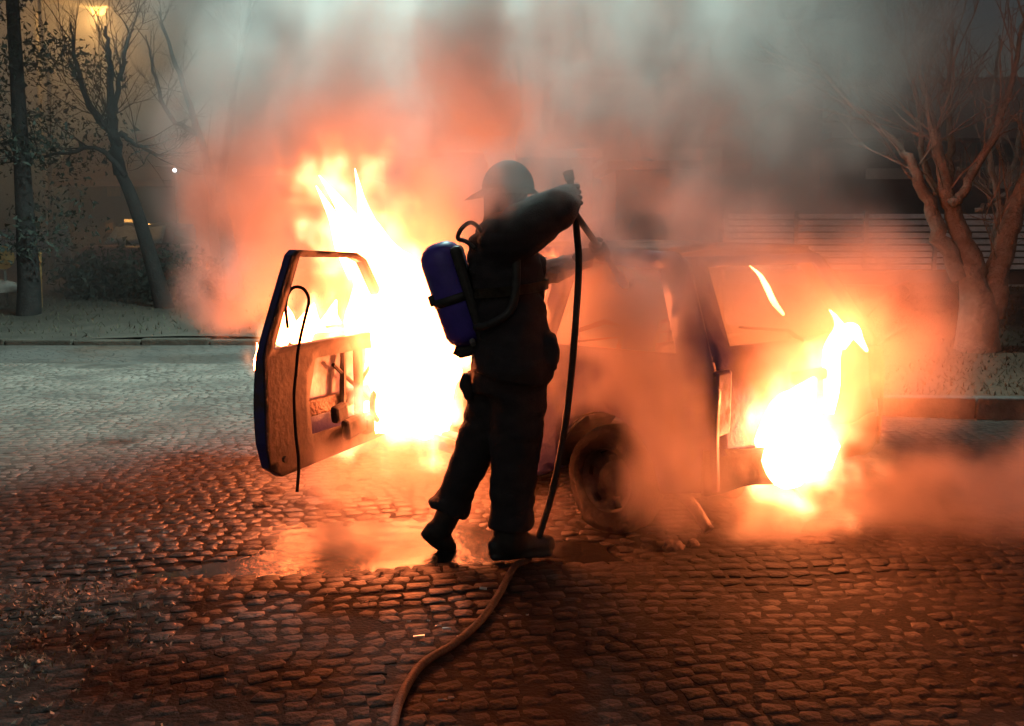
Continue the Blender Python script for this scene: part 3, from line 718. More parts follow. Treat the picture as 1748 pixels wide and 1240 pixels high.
# gloves: palm, four fingers wrapped round the tube, thumb on the other side
def glove(c, axis, back, r):
    axis = axis.normalized(); back = (back - axis * back.dot(axis)).normalized(); sd = axis.cross(back)
    bm = bmesh.new()
    w = c + back * (r + 0.02)
    tube(bm, [w + back * 0.07, w + back * 0.035, w], [0.036, 0.042, 0.034], 12, flat=(sd, 0.62), roundcap=True)
    for i, ln in enumerate((190, 215, 210, 175)):
        o_ = c + axis * (0.036 - i * 0.024)
        pts = [o_ + (back * math.cos(R(a)) + sd * math.sin(R(a))) * (r + 0.012) for a in lin(10, ln, 7)]
        tube(bm, pts, [0.0125, 0.0125, 0.012, 0.0118, 0.011, 0.010, 0.008], 8, roundcap=True)
    o_ = c + axis * 0.045
    pts = [o_ + back * 0.035 - axis * 0.03] + [o_ + (back * math.cos(R(a)) + sd * math.sin(R(a))) * (r + 0.014) for a in lin(-25, -140, 5)]
    tube(bm, pts, [0.016, 0.0145, 0.014, 0.013, 0.012, 0.009], 8, roundcap=True)
    bm_obj('glove', bm, M['black'], man, True)
HT = [P(984, 392, 4.42), P(981, 352, 4.41), P(975, 318, 4.42), P(970, 297, 4.43)]
glove((HT[1] + HT[2]) / 2, HT[2] - HT[1], P(940, 340, 4.36) - HT[2], 0.018)
LA, LB = P(984, 368, 4.50), P(1068, 488, 5.02)
glove(LA.lerp(LB, 0.46), LA - LB, P(985, 446, 4.80) - LA.lerp(LB, 0.46), 0.017)

# breathing apparatus on his back
ba = empty('air_cylinder', P(795, 600, 4.5), 'blue air cylinder with black strap and valve on the firefighter\'s back', 'air cylinder')
A, B_ = P(756, 446, 4.5), P(797, 566, 4.5); ax = (B_ - A).normalized()
bm = bmesh.new()
prof = [(-0.085, 0.022), (-0.080, 0.05), (-0.062, 0.077), (-0.035, 0.094), (0, 0.101)]; L = (B_ - A).length
pts = [A + ax * s for s, _ in prof] + [B_ - ax * 0.0] + [B_ + ax * s for s in (0.03, 0.052, 0.066)]
tube(bm, pts, [r for _, r in prof] + [0.101, 0.09, 0.062, 0.032], 28)
bm_obj('cylinder', bm, M['tank'], ba, True)
bm = bmesh.new(); c = A.lerp(B_, 0.52); tube(bm, [c - ax * 0.02, c + ax * 0.02], 0.105, 28); 
add_box(bm, P(738, 514, 4.47), (0.03, 0.04, 0.05), Matrix.Rotation(-0.3, 3, 'Y'), bev=0.006)
bm_obj('strap', bm, M['black'], ba, True)
bm = bmesh.new(); tube(bm, [B_ + ax * 0.06, B_ + ax * 0.10], 0.03, 12); add_box(bm, P(797, 598, 4.5), (0.09, 0.07, 0.055), Matrix.Rotation(-0.25, 3, 'Y'), bev=0.015)
tube(bm, [P(790, 602, 4.5), P(776, 596, 4.5)], [0.028, 0.026], 10); bm_obj('valve', bm, M['black'], ba)
bm = bmesh.new(); tube(bm, [P(806, 582, 4.40), P(808, 588, 4.38)], 0.014, 10); bm_obj('gauge', bm, M['steel'], ba)
bm = bmesh.new(); add_box(bm, P(806, 510, YF), (0.05, 0.26, 0.50), Matrix.Rotation(-0.30, 3, 'Y'), bev=0.02); bm_obj('back_plate', bm, M['black'], ba)
bm = bmesh.new(); tube(bm, spline([P(812, 425, 4.36), P(795, 412, 4.38), P(782, 408, 4.42), P(786, 393, 4.42), P(800, 381, 4.40), P(812, 384, 4.36), P(826, 400, 4.34)], 6), 0.010, 7); bm_obj('air_hose', bm, M['black'], ba, True)
bm = bmesh.new(); tube(bm, spline([P(826, 398, 4.36), P(838, 392, 4.32), P(860, 398, 4.28), P(880, 430, 4.30), P(876, 520, 4.28), P(842, 552, 4.28), P(812, 560, 4.34)], 6), 0.02, 6, flat=(Vector((0, 1, 0)), 0.4)); bm_obj('shoulder_strap', bm, M['black'], ba, True)

# ================================================================== fire hose and branch pipe
hose = empty('fire_hose', G(905, 945), 'dark rubber fire hose running across the paving up to the raised hand', 'hose')
def gz(p, h=0.018): p = Vector(p); p.z = float(terrain(p.x, p.y)) + h; return p
gp_ = [gz(G(px, py)) for px, py in ((668, 1330), (672, 1250), (690, 1190), (722, 1140), (775, 1104), (822, 1062), (852, 1022), (878, 980), (902, 950))]
pts = spline(gp_ + [P(920, 915, 4.52) + Vector((0, 0, 0.0)), P(940, 850, 4.50), P(961, 750, 4.47), P(974, 650, 4.45), P(983, 545, 4.44), P(988, 450, 4.43)] + HT, 8)
bm = bmesh.new(); tube(bm, pts, 0.0155, 12); bm_obj('hose_line', bm, M['hose'], hose, True)
bm = bmesh.new(); d = (HT[3] - HT[2]).normalized(); tube(bm, [HT[3] - d * 0.005, HT[3] + d * 0.01], 0.024, 12); tube(bm, [HT[3] - d * 0.03, HT[3] - d * 0.005], 0.022, 12); bm_obj('coupling', bm, M['black'], hose, True)
nz = empty('branch_pipe', LA, 'thin dark branch pipe held out towards the car window by the lower hand', 'branch pipe')
bm = bmesh.new(); tube(bm, [LA, LA.lerp(LB, 0.8)], 0.015, 10); bm_obj('tube', bm, M['black'], nz, True)
bm = bmesh.new(); tube(bm, [LA.lerp(LB, 0.8), LA.lerp(LB, 0.86), LB], [0.017, 0.026, 0.022], 12); bm_obj('nozzle', bm, M['black'], nz, True)

# ================================================================== debris
def lump(name, px, py, sx, sy, sz, m, label, cat, group=None, seed=0, loc=None):
    p = gz(G(px, py), 0.0); bm = bmesh.new(); bmesh.ops.create_icosphere(bm, subdivisions=3, radius=1)
    for v in bm.verts:
        q = v.co.copy(); k = 1 + 0.45 * mnoise.noise(q * 1.7 + Vector((seed * 3.1, 0, 0))) + 0.2 * mnoise.noise(q * 4 + Vector((0, seed, 0)))
        v.co = Vector((q.x * sx * k, q.y * sy * k, max(-0.01, q.z * sz * k)))
    o = bm_obj(name, bm, m, None, True); o.location = p; tag(o, label, cat, group); return o
lump('charred_debris', 1345, 905, 0.085, 0.06, 0.065, M['char'], 'round charred lump at the left end of the debris ridge behind the car', 'debris', seed=1)
lump('charred_debris', 1415, 905, 0.19, 0.08, 0.055, M['char'], 'long low ridge of charred debris behind the burning bumper', 'debris', seed=2)
lump('charred_debris', 1150, 935, 0.055, 0.05, 0.045, M['char'], 'charred lump on the ground right of the rear wheel', 'debris', seed=3)
lump('charred_debris', 1183, 932, 0.035, 0.035, 0.03, M['char'], 'smaller charred lump just right of the lump by the rear wheel', 'debris', seed=4)
lump('charred_debris', 1390, 925, 0.11, 0.05, 0.02, M['char'], 'flat charred scrap in front of the debris ridge', 'debris', seed=5)
SCRAP = ('below the latch edge of the open door', 'below the middle of the open door', 'below the hinge side of the open door', 'in front of the hanging seal strip', 'lowest left of the open door', 'between the open door and the puddle', 'against the front wheel behind the door', 'alone left of the open door', 'nearest the firefighter below the flames')
for k, (px, py, s) in enumerate(((470, 838, 0.06), (540, 842, 0.08), (590, 832, 0.09), (515, 858, 0.05), (445, 860, 0.05), (565, 862, 0.07), (612, 815, 0.08), (360, 868, 0.03), (630, 850, 0.05))):
    lump('burnt_scrap', px, py, s, s * 0.7, s * 0.45, M['char'], 'burnt scrap on the paving ' + SCRAP[k], 'scrap', 'burnt scraps below the open door', seed=10 + k)
FRAG = ('long sliver left of the hose', 'flat piece left of the hose beside the long sliver', 'farthest chip left of the hose', 'bright chip right of the hose', 'leftmost chip left of the hose', 'tiny chip just right of the hose', 'chip almost touching the hose', 'piece between the long sliver and the hose', 'piece behind the firefighter and beside the hose', 'tiniest chip near the long sliver',
        'largest chip among the leaves at left', 'small chip among the leaves at left', 'chip at the far left picture edge', 'chip near the left edge level with the door bottom', 'lone chip in the dark foreground right of centre', 'lone chip nearest the rear flame', 'chip at the bottom centre right of the hose', 'second chip at the bottom centre right of the hose', 'tiny chip left of the puddle', 'chip at the right picture edge')
for k, (px, py, w) in enumerate(((715, 1089, 0.040), (748, 1070, 0.024), (755, 1030, 0.022), (900, 1053, 0.012), (698, 1064, 0.014), (862, 1054, 0.012), (784, 1088, 0.02), (762, 1075, 0.03), (825, 1012, 0.03), (732, 1062, 0.01), (98, 1060, 0.03), (60, 1075, 0.018), (25, 850, 0.035), (75, 850, 0.03), (1350, 1052, 0.012), (1395, 1027, 0.012), (755, 1200, 0.03), (770, 1195, 0.02), (185, 980, 0.01), (1732, 1128, 0.015))):
    p = gz(G(px, py), 0.012); bm = bmesh.new()
    add_box(bm, (0, 0, 0), (w, w * 0.3, 0.004), Matrix.Rotation(rng.uniform(-0.5, 0.5), 3, 'Z') @ Matrix.Rotation(rng.uniform(-0.3, 0.3), 3, 'X'))
    for v in bm.verts: v.co += Vector(rng.normal(0, 0.12 * w, 3).tolist()) * 0.5
    o = bm_obj('pale_fragment', bm, M['white_bit']); o.location = p
    tag(o, 'pale shiny fragment, ' + FRAG[k], 'fragment', 'pale fragments on the paving')
# dead leaves in the lower left corner
n = 1700; x = -1.9 + rng.normal(0, 0.33, n); y = 3.55 + rng.normal(0, 0.42, n); x -= np.clip(rng.random(n) * 0.5 - 0.2, 0, 1)
v = np.zeros((n, 4, 3)); a = rng.uniform(0, 6.28, n); s = rng.uniform(0.004, 0.013, n); zz = terrain(x, y) + 0.008 + rng.random(n) * 0.012
for k, (u, w) in enumerate(((1, 0), (0, 0.55), (-1, 0), (0, -0.55))):
    v[:, k, 0] = x + s * (u * np.cos(a) - w * np.sin(a)); v[:, k, 1] = y + s * (u * np.sin(a) + w * np.cos(a)); v[:, k, 2] = zz + rng.normal(0, 0.006, n)
me = bpy.data.meshes.new('dead_leaves'); me.from_pydata(v.reshape(-1, 3).tolist(), [], np.arange(4 * n).reshape(n, 4).tolist())
tag(link('dead_leaves', me, M['leaf']), 'dead leaves and grit scattered in the lower left corner', 'leaves', kind='stuff')

# ================================================================== trees
def twigs_from(bm, pts, r0, depth, n, ln, spread=0.7, upb=0.35):
    for k in range(n):
        i = random.randint(int(len(pts) * 0.25), len(pts) - 2); p = pts[i]; t = (pts[i + 1] - pts[i]).normalized()
        d = (t + Vector((random.gauss(0, spread), random.gauss(0, spread), random.gauss(upb, spread * 0.7)))).normalized()
        L = ln * random.uniform(0.5, 1.2); q = [p.copy()]; dd = d.copy()
        for j in range(4):
            dd = (dd + Vector((random.gauss(0, 0.13), random.gauss(0, 0.13), random.gauss(0.03, 0.1)))).normalized(); q.append(q[-1] + dd * L / 4)
        tube(bm, q, [r0 * (1 - 0.8 * j / 4) for j in range(5)], 3, cap=False)
        if depth > 0: twigs_from(bm, q, r0 * 0.55, depth - 1, 3 if depth > 1 else 4, L * 0.55, spread, upb)
def bare_tree(base, label, limbs, trunk, m, n_tw, ln, r_tw, depth=2):
    t = empty('bare_tree', base, label, 'tree')
    bm = bmesh.new(); 
    tp = spline(trunk[0], 5); rr = np.interp(np.linspace(0, 1, len(tp)), np.linspace(0, 1, len(trunk[1])), trunk[1]); tube(bm, tp, rr, 14)
    bm_obj('trunk', bm, m, t, True); allp = [(tp, rr)]
    for lp, lr in limbs:
        sp = spline(lp, 5); rr = np.interp(np.linspace(0, 1, len(sp)), np.linspace(0, 1, len(lr)), lr)
        sp = [p + Vector((random.gauss(0, 0.012), random.gauss(0, 0.012), random.gauss(0, 0.012))) for p in sp]
        bm = bmesh.new(); tube(bm, sp, rr, 10); bm_obj('limb', bm, m, t, True); allp.append((sp, rr))
    bm = bmesh.new()
    for sp, rr in allp[(1 if limbs else 0):]: twigs_from(bm, sp, r_tw, depth, n_tw, ln)
    o = bm_obj('twigs', bm, m, t); tag(o, kind='stuff'); return t
D = 10.0
def pl(l, d): return [P(a[0], a[1], d + (a[2] if len(a) > 2 else 0)) for a in l]
bare_tree(P(1668, 600, D), 'fire-lit tree with a forked trunk on the bank at the right', [
    (pl([(1668, 470), (1640, 400), (1620, 345), (1604, 280), (1588, 200), (1570, 120)], D), [0.112, 0.096, 0.080, 0.060, 0.040, 0.016]),
    (pl([(1690, 545), (1704, 470), (1722, 400), (1742, 335), (1775, 260, -.3), (1810, 150, -.4)], D), [0.136, 0.120, 0.104, 0.088, 0.064, 0.032]),
    (pl([(1640, 470), (1606, 405), (1582, 345), (1562, 290), (1522, 240, .2), (1440, 165, .4), (1385, 100, .5), (1345, 30, .6)], D), [0.088, 0.080, 0.064, 0.048, 0.032, 0.022, 0.016, 0.008]),
    (pl([(1625, 350), (1650, 320), (1688, 250), (1722, 160), (1745, 50), (1756, -40)], D - 0.1), [0.048, 0.044, 0.036, 0.028, 0.020, 0.012]),
    (pl([(1618, 320), (1622, 240), (1619, 150), (1626, 40)], D + 0.2), [0.048, 0.036, 0.024, 0.010]),
    (pl([(1600, 330), (1575, 270), (1568, 180), (1540, 80)], D + 0.3), [0.040, 0.032, 0.020, 0.008]),
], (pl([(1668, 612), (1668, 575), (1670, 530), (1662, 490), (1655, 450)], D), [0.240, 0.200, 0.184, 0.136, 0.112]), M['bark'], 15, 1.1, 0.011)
D2 = 11.6
bare_tree(P(1700, 560, D2), 'slim pale tree behind the forked trunk', [
    (pl([(1697, 430), (1703, 340), (1690, 260), (1697, 170), (1710, 60)], D2), [0.045, 0.04, 0.035, 0.025, 0.01]),
    (pl([(1700, 440), (1722, 350), (1736, 270), (1746, 170)], D2), [0.045, 0.04, 0.03, 0.015]),
    (pl([(1664, 360), (1690, 348), (1716, 330), (1745, 305)], D2 - 0.5), [0.028, 0.025, 0.02, 0.012]),
], (pl([(1690, 560), (1692, 500), (1698, 430)], D2), [0.09, 0.07, 0.05]), M['bark_pale'], 8, 0.8, 0.010)
# fallen branch on the bank
for q, lab in (([(1480, 560), (1510, 535), (1545, 518), (1568, 510)], 'long fallen branch lying on the bank near the slatted fence'), ([(1500, 590), (1520, 580), (1545, 572)], 'short dead branch on the bank just right of the flames')):
    sp = [G(a, b_ + 4, 0.30) + Vector((0, 0, 0.06)) for a, b_ in q]
    for s in sp: s.z = float(bank_right(s.x, s.y)) + 0.03
    bm = bmesh.new(); tube(bm, spline(sp, 4), 0.022, 6); twigs_from(bm, spline(sp, 4), 0.008, 0, 5, 0.3); tag(bm_obj('fallen_branch', bm, M['bark']), lab, 'branch')

DL_ = 16.5
bare_tree(P(285, 545, DL_), 'leaning bare tree on the left verge under the orange street lamp', [
    (pl([(205, 300), (195, 235), (188, 170), (186, 100), (180, 45)], DL_), [0.11, 0.09, 0.06, 0.045, 0.02]),
    (pl([(200, 235), (165, 200), (140, 150), (128, 95), (120, 40)], DL_), [0.07, 0.055, 0.04, 0.03, 0.015]),
    (pl([(195, 190), (205, 130), (215, 85), (228, 50)], DL_), [0.05, 0.035, 0.025, 0.012]),
    (pl([(202, 225), (230, 245), (262, 262), (285, 268)], DL_ - 0.4), [0.05, 0.035, 0.025, 0.012]),
    (pl([(215, 300), (170, 255), (120, 260), (60, 270), (5, 278)], DL_ - 0.3), [0.05, 0.035, 0.028, 0.02, 0.01]),
    (pl([(205, 250), (180, 215), (160, 180)], DL_ - 0.3), [0.04, 0.03, 0.015]),
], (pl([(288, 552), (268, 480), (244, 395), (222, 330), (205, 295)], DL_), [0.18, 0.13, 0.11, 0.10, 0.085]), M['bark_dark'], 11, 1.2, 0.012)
bare_tree(P(420, 560, 18), 'thin bare tree standing in the smoke left of centre', [
    (pl([(370, 340), (330, 200), (300, 110), (270, 20)], 18), [0.09, 0.06, 0.04, 0.015]),
    (pl([(375, 330), (390, 220), (410, 100), (430, 0)], 18), [0.08, 0.06, 0.04, 0.015]),
    (pl([(340, 230), (290, 200), (262, 120), (250, 60)], 18), [0.05, 0.04, 0.025, 0.01]),
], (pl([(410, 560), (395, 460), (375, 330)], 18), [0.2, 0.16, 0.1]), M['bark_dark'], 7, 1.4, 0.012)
# dark evergreen with a thick trunk at the left edge
ev = empty('evergreen_tree', P(50, 562, 15.8), 'dark evergreen tree with a thick trunk at the left edge', 'tree')
bm = bmesh.new(); tube(bm, spline(pl([(48, 570), (50, 500), (46, 420), (40, 320), (30, 150), (10, -180)], 15.8), 4), list(np.linspace(0.20, 0.08, 21)), 14); bm_obj('trunk', bm, M['bark_dark'], ev, True)
n = 6000; c = P(20, 230, 15.8); th = rng.normal(0, 1, (n, 3)); th /= np.linalg.norm(th, axis=1)[:, None]; rr = rng.random(n) ** 0.4
cl_ = rng.integers(0, 60, n); cc = rng.normal(0, 1, (60, 3)); cc /= np.linalg.norm(cc, axis=1)[:, None]; cc *= (rng.random(60) ** 0.4)[:, None] * np.array([1.5, 1.3, 2.3])
p = np.array(c) + cc[cl_] + th * rr[:, None] * np.array([0.5, 0.5, 0.35])
v = np.zeros((n, 3, 3)); 
for k in range(3): v[:, k] = p + rng.normal(0, 0.03, (n, 3))
me = bpy.data.meshes.new('crown'); me.from_pydata(v.reshape(-1, 3).tolist(), [], np.arange(3 * n).reshape(n, 3).tolist()); link('crown', me, M['needle'], ev)
n = 5000; cb = rng.integers(0, 30, n); c0 = np.stack([rng.uniform(-8.2, -5.0, 30), rng.uniform(17.5, 18.6, 30), rng.uniform(0.3, 0.75, 30)], -1)
p = c0[cb] + rng.normal(0, 0.24, (n, 3)); v = np.zeros((n, 3, 3))
for k in range(3): v[:, k] = p + rng.normal(0, 0.045, (n, 3))
me = bpy.data.meshes.new('hedge'); me.from_pydata(v.reshape(-1, 3).tolist(), [], np.arange(3 * n).reshape(n, 3).tolist())
hd = empty('hedge', (-6.5, 18, 0.2), 'dark straggly hedge behind the leaning bare tree', 'hedge'); link('foliage', me, M['needle'], hd)

# ================================================================== street lamp, houses, fence, parked car
lp = P(167, 18, 24)
sl = empty('street_lamp', (lp.x - 1.6, 24.3, 0.3), 'lit orange street lamp above the bare tree at upper left', 'street lamp')
bm = bmesh.new(); tube(bm, spline([(lp.x - 1.6, 24.3, 0.2), (lp.x - 1.6, 24.3, 5.6), (lp.x - 1.4, 24.2, 6.7), (lp.x - 0.3, 24, lp.z + 0.12)], 6), 0.06, 8); bm_obj('post', bm, M['steel'], sl, True)
bm = bmesh.new(); add_box(bm, lp + Vector((0, 0, 0.10)), (0.62, 0.30, 0.12), bev=0.04); bm_obj('lamp_head', bm, M['steel'], sl)
bm = bmesh.new(); bmesh.ops.create_uvsphere(bm, u_segments=16, v_segments=8, radius=1); bmesh.ops.transform(bm, matrix=Matrix.Translation(lp) @ Matrix.Diagonal((0.19, 0.13, 0.11, 1)), verts=bm.verts); bm_obj('lamp_glass', bm, M['lamp'], sl, True)
lg = light('street_lamp_light', 'POINT', lp + Vector((0, -0.1, -0.25)), 420, (1.0, 0.50, 0.14), shadow_soft_size=0.15)
lg.parent = sl; bpy.context.view_layer.update(); lg.matrix_parent_inverse = sl.matrix_world.inverted()
# leaning pole that catches the lamp light
bm = bmesh.new(); tube(bm, [P(88, 560, 22), P(84, 150, 22), P(70, 40, 22), P(64, -30, 22)], [0.06, 0.05, 0.045, 0.04], 8); tag(bm_obj('utility_pole', bm, M['steel'], None, True), 'slim pole left of the orange street lamp catching its light', 'pole')

# left house
hl = empty('house', P(240, 520, 27), 'low dark house behind the bare trees at left with a lit window', 'house')
def wbox(name, par, x0, x1, y0, y1, z0, z1, m):
    bm = bmesh.new(); add_box(bm, ((x0 + x1) / 2, (y0 + y1) / 2, (z0 + z1) / 2), (x1 - x0, y1 - y0, z1 - z0)); return bm_obj(name, bm, m, par)
a0, a1 = P(120, 400, 27).x, P(300, 400, 27).x
wbox('wall', hl, a0, a1, 27, 31, 0.2, 3.2, M['wall_dark'])
wbox('eave', hl, a0 - 0.3, a1 + 0.2, 26.3, 27, 2.62, 2.75, M['roof'])
bm = bmesh.new()
for vq in (((a0 - 0.3, 26.3, 2.78), (a1 + 0.3, 26.3, 2.78), (a1 + 0.3, 29, 4.2), (a0 - 0.3, 29, 4.2)),): bm.faces.new([bm.verts.new(q) for q in vq])
bmesh.ops.solidify(bm, geom=bm.faces[:], thickness=0.12); bm_obj('roof', bm, M['roof'], hl)
for (p0, p1, q0, q1, m) in ((212, 236, 372, 400, 'window_lit'), (180, 196, 378, 400, 'ochre'), (256, 264, 380, 396, 'window_lit'), (182, 208, 316, 338, 'ochre')):  # ochre panes paint lamplit bits; the top one stands for an eave
    A = P(p0, q1, 26.95); B2 = P(p1, q0, 26.95)
    w_ = wbox('window', hl, A.x, B2.x, 26.93, 26.99, A.z, B2.z, M['wall_dark'])
    wbox('pane', w_, A.x + 0.04, B2.x - 0.04, 26.90, 26.925, A.z + 0.04, B2.z - 0.04, M[m])
# small white lamp in the trees
wl = empty('wall_lamp', P(298, 291, 26), 'tiny white lamp shining left of the brown smoke', 'lamp')
bm = bmesh.new(); bmesh.ops.create_uvsphere(bm, u_segments=12, v_segments=8, radius=0.05); bmesh.ops.translate(bm, vec=P(298, 291, 26), verts=bm.verts); bm_obj('bulb', bm, M['lamp_white'], wl, True)
bm = bmesh.new(); c = P(298, 291, 26); tube(bm, [(c.x, 26.1, 0.3), (c.x, 26.1, c.z + 0.05), (c.x, 26.02, c.z + 0.08)], 0.03, 6); bm_obj('bracket', bm, M['steel'], wl)
# parked car seen from its front behind the hedge
pk = empty('parked_car', P(215, 520, 21), 'dark red parked car with a pale reflection painted on its windscreen behind the bare tree', 'car')
cx = P(215, 480, 21).x; zg = 0.30
bm = sheet(lambda u, v: (cx + 0.80 * u * (1 - 0.08 * v), 20.6 + 0.5 * v ** 2 * 0, zg + 0.25 + 0.55 * v), lin(-1, 1, 12), lin(0, 1, 5), 0.05); bm_obj('front', bm, M['red_paint'], pk)
bm = bmesh.new(); add_box(bm, (cx, 22.2, zg + 0.56), (1.62, 3.1, 0.62), bev=0.12); bm_obj('body', bm, M['red_paint'], pk, True)
bm = bmesh.new(); add_box(bm, (cx, 23.0, zg + 1.10), (1.35, 1.7, 0.52), bev=0.16); bm_obj('cabin', bm, M['glass'], pk, True)
bm = sheet(lambda u, v: (cx + 0.62 * u * (1 - 0.12 * v), 21.5 + 0.5 * v, zg + 0.90 + 0.36 * v + 0.02 * math.sin(9 * u)), lin(-1, 1, 12), lin(0, 1, 5), 0.02); bm_obj('windscreen', bm, M['sheet'], pk, True)
for s in (1, -1):
    bm = bmesh.new(); add_box(bm, (cx + s * 0.6, 20.56, zg + 0.55), (0.28, 0.05, 0.14), bev=0.02); bm_obj('headlamp', bm, M['glass'], pk)
    for yy in (21.2, 23.4):
        bm = bmesh.new(); tube(bm, [(cx + s * 0.62, yy, zg + 0.28), (cx + s * 0.80, yy, zg + 0.28)], 0.28, 16); bm_obj('wheel', bm, M['rubber'], pk)
# sign and post at the left edge
sg = empty('round_sign', P(5, 560, 17), 'round sign lit orange at the left edge of the picture', 'sign')
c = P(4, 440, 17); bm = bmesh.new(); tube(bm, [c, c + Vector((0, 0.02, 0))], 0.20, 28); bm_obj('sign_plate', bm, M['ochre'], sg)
bm = bmesh.new(); tube(bm, [(c.x, 17.05, 0.2), (c.x, 17.05, c.z + 0.2)], 0.025, 8); bm_obj('post', bm, M['steel'], sg)
lump('standin', 12, 500, 0.4, 0.2, 0.2, M['pale'], 'pale low boulder on the verge at the left edge', 'standin', seed=31).location = P(0, 498, 17)  # pale lump standing in for an unclear shape
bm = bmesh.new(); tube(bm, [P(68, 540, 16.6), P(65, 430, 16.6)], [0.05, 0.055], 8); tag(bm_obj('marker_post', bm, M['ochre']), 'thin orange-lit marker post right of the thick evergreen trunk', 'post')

# right: slatted fence on a low wall, house behind
fn = empty('slatted_fence', P(1560, 490, 16), 'fence of horizontal metal slats on a low wall behind the forked tree', 'fence')
f0, f1 = P(1240, 400, 16).x, P(1960, 400, 16).x; zb = P(1560, 488, 16).z; zt = P(1560, 364, 16).z
wbox('plinth', fn, f0, f1, 16.0, 16.2, zb - 0.4, P(1560, 464, 16).z, M['wall_dark'])
wbox('ledge', fn, f0, f1, 15.88, 15.998, zb - 0.02, zb + 0.02, M['pale'])
n = 9; z0 = P(1560, 462, 16).z; dz = (zt - z0) / n
nb = 6; bw = (f1 - f0) / nb
for j in range(nb):
    for i in range(n):
        bm = bmesh.new(); add_box(bm, (f0 + (j + 0.5) * bw, 16.08, z0 + (i + 0.5) * dz), (bw - 0.07, 0.02, dz * 0.78), Matrix.Rotation(-0.45 + random.gauss(0, 0.03), 3, 'X'), bev=0.004)
        bm_obj('slat', bm, M['fence_slat'], fn)
    wbox('fence_post', fn, f0 + j * bw - 0.03, f0 + j * bw + 0.03, 16.04, 16.16, z0 + 0.001, zt + 0.04, M['steel'])
hr = empty('house', P(1600, 480, 21), 'dark house with pale window sills behind the slatted fence', 'house')
h0, h1 = P(1400, 300, 21).x, P(2000, 300, 21).x
wbox('wall', hr, h0, h1, 21, 27, 0.3, 4.6, M['wall_dark'])
def hwin(p0, p1, q0, q1, m, nm='window'):
    A = P(p0, q1, 20.95); B2 = P(p1, q0, 20.95); return wbox(nm, hr, A.x, B2.x, 20.92, 20.985, A.z, B2.z, M[m])
hwin(1478, 1585, 288, 306, 'pale', 'sill'); hwin(1642, 1700, 245, 290, 'wall_teal'); hwin(1690, 1770, 283, 322, 'pale', 'shutter'); hwin(1715, 1742, 246, 276, 'wall_teal', 'window'); hwin(1600, 1640, 290, 330, 'red_paint', 'shutter')
A = P(1640, 232, 20.3); wbox('eave', hr, A.x - 2.6, h1, 20.2, 21, A.z - 0.05, A.z + 0.08, M['roof'])
# distant dark tree belt and houses behind the smoke
for k, (p0, p1, top, d, lab) in enumerate(((330, 620, 300, 30, 'plain dark house front hidden in the smoke left of centre'), (660, 1010, 270, 33, 'plain dark house front hidden in the smoke behind the firefighter'), (1050, 1360, 290, 31, 'plain dark house front hidden in the smoke above the car'))):
    h = empty('house', (P(p0, 400, d).x, d, 0), lab, 'house')
    x0_, x1_ = P(p0, 400, d).x, P(p1, 400, d).x; zt_ = P(p0, top, d).z
    wbox('wall', h, x0_, x1_, d, d + 5, 0, zt_, M['wall_dark']); wbox('roof', h, x0_ - 0.3, x1_ + 0.3, d - 0.4, d + 5.3, zt_ + 0.002, zt_ + 0.25, M['roof'])
    for q in range(2):
        xa = x0_ + (x1_ - x0_) * (0.25 + 0.45 * q); wbox('window', h, xa, xa + 0.9, d - 0.03, d - 0.003, 1.1, 2.2, M['glass'])

# ================================================================== flames
def flame_mesh(tongues, d0, seg=20, amp=0.35):
    bm = bmesh.new()
    for pts in tongues:
        ps = [P(a[0], a[1], d0 + (a[3] if len(a) > 3 else 0)) for a in pts]; rs = [a[2] for a in pts]
        sp = spline(ps, 8); rr = np.interp(np.linspace(0, 1, len(sp)), np.linspace(0, 1, len(rs)), rs)
        b2 = bmesh.new(); tube(b2, sp, rr, seg, roundcap=False)
        for v in b2.verts:
            r_ = min((v.co - s).length for s in sp)
            q = v.co * 4.2; nn = Vector((mnoise.noise(q), mnoise.noise(q + Vector((9, 0, 0))), mnoise.noise(q + Vector((0, 9, 0)))))
            v.co += nn * amp * min(0.2, r_ + 0.01)
        me = bpy.data.meshes.new('t'); b2.to_mesh(me); b2.free(); bm.from_mesh(me); bpy.data.meshes.remove(me)
    return bm
def fire_volume_mat(name, k, hot=(1.0, 0.70, 0.34), cool=(1.0, 0.16, 0.015)):
    m = bpy.data.materials.new(name); m.use_nodes = True; nt = m.node_tree; nt.nodes.clear()
    a = nt.nodes.new('ShaderNodeAttribute'); a.attribute_name = 'density'
    mx = nt.nodes.new('ShaderNodeMix'); mx.data_type = 'RGBA'; mx.inputs[6].default_value = (*cool, 1); mx.inputs[7].default_value = (*hot, 1)
    nt.links.new(a.outputs['Fac'], mx.inputs[0])
    e = nt.nodes.new('ShaderNodeEmission'); nt.links.new(mx.outputs[2], e.inputs[0])
    p = nt.nodes.new('ShaderNodeMath'); p.operation = 'POWER'; p.inputs[1].default_value = 1.6; nt.links.new(a.outputs['Fac'], p.inputs[0])
    s = nt.nodes.new('ShaderNodeMath'); s.operation = 'MULTIPLY'; s.inputs[1].default_value = k
    nt.links.new(p.outputs[0], s.inputs[0]); nt.links.new(s.outputs[0], e.inputs[1])
    o = nt.nodes.new('ShaderNodeOutputMaterial'); nt.links.new(e.outputs[0], o.inputs['Volume']); return m
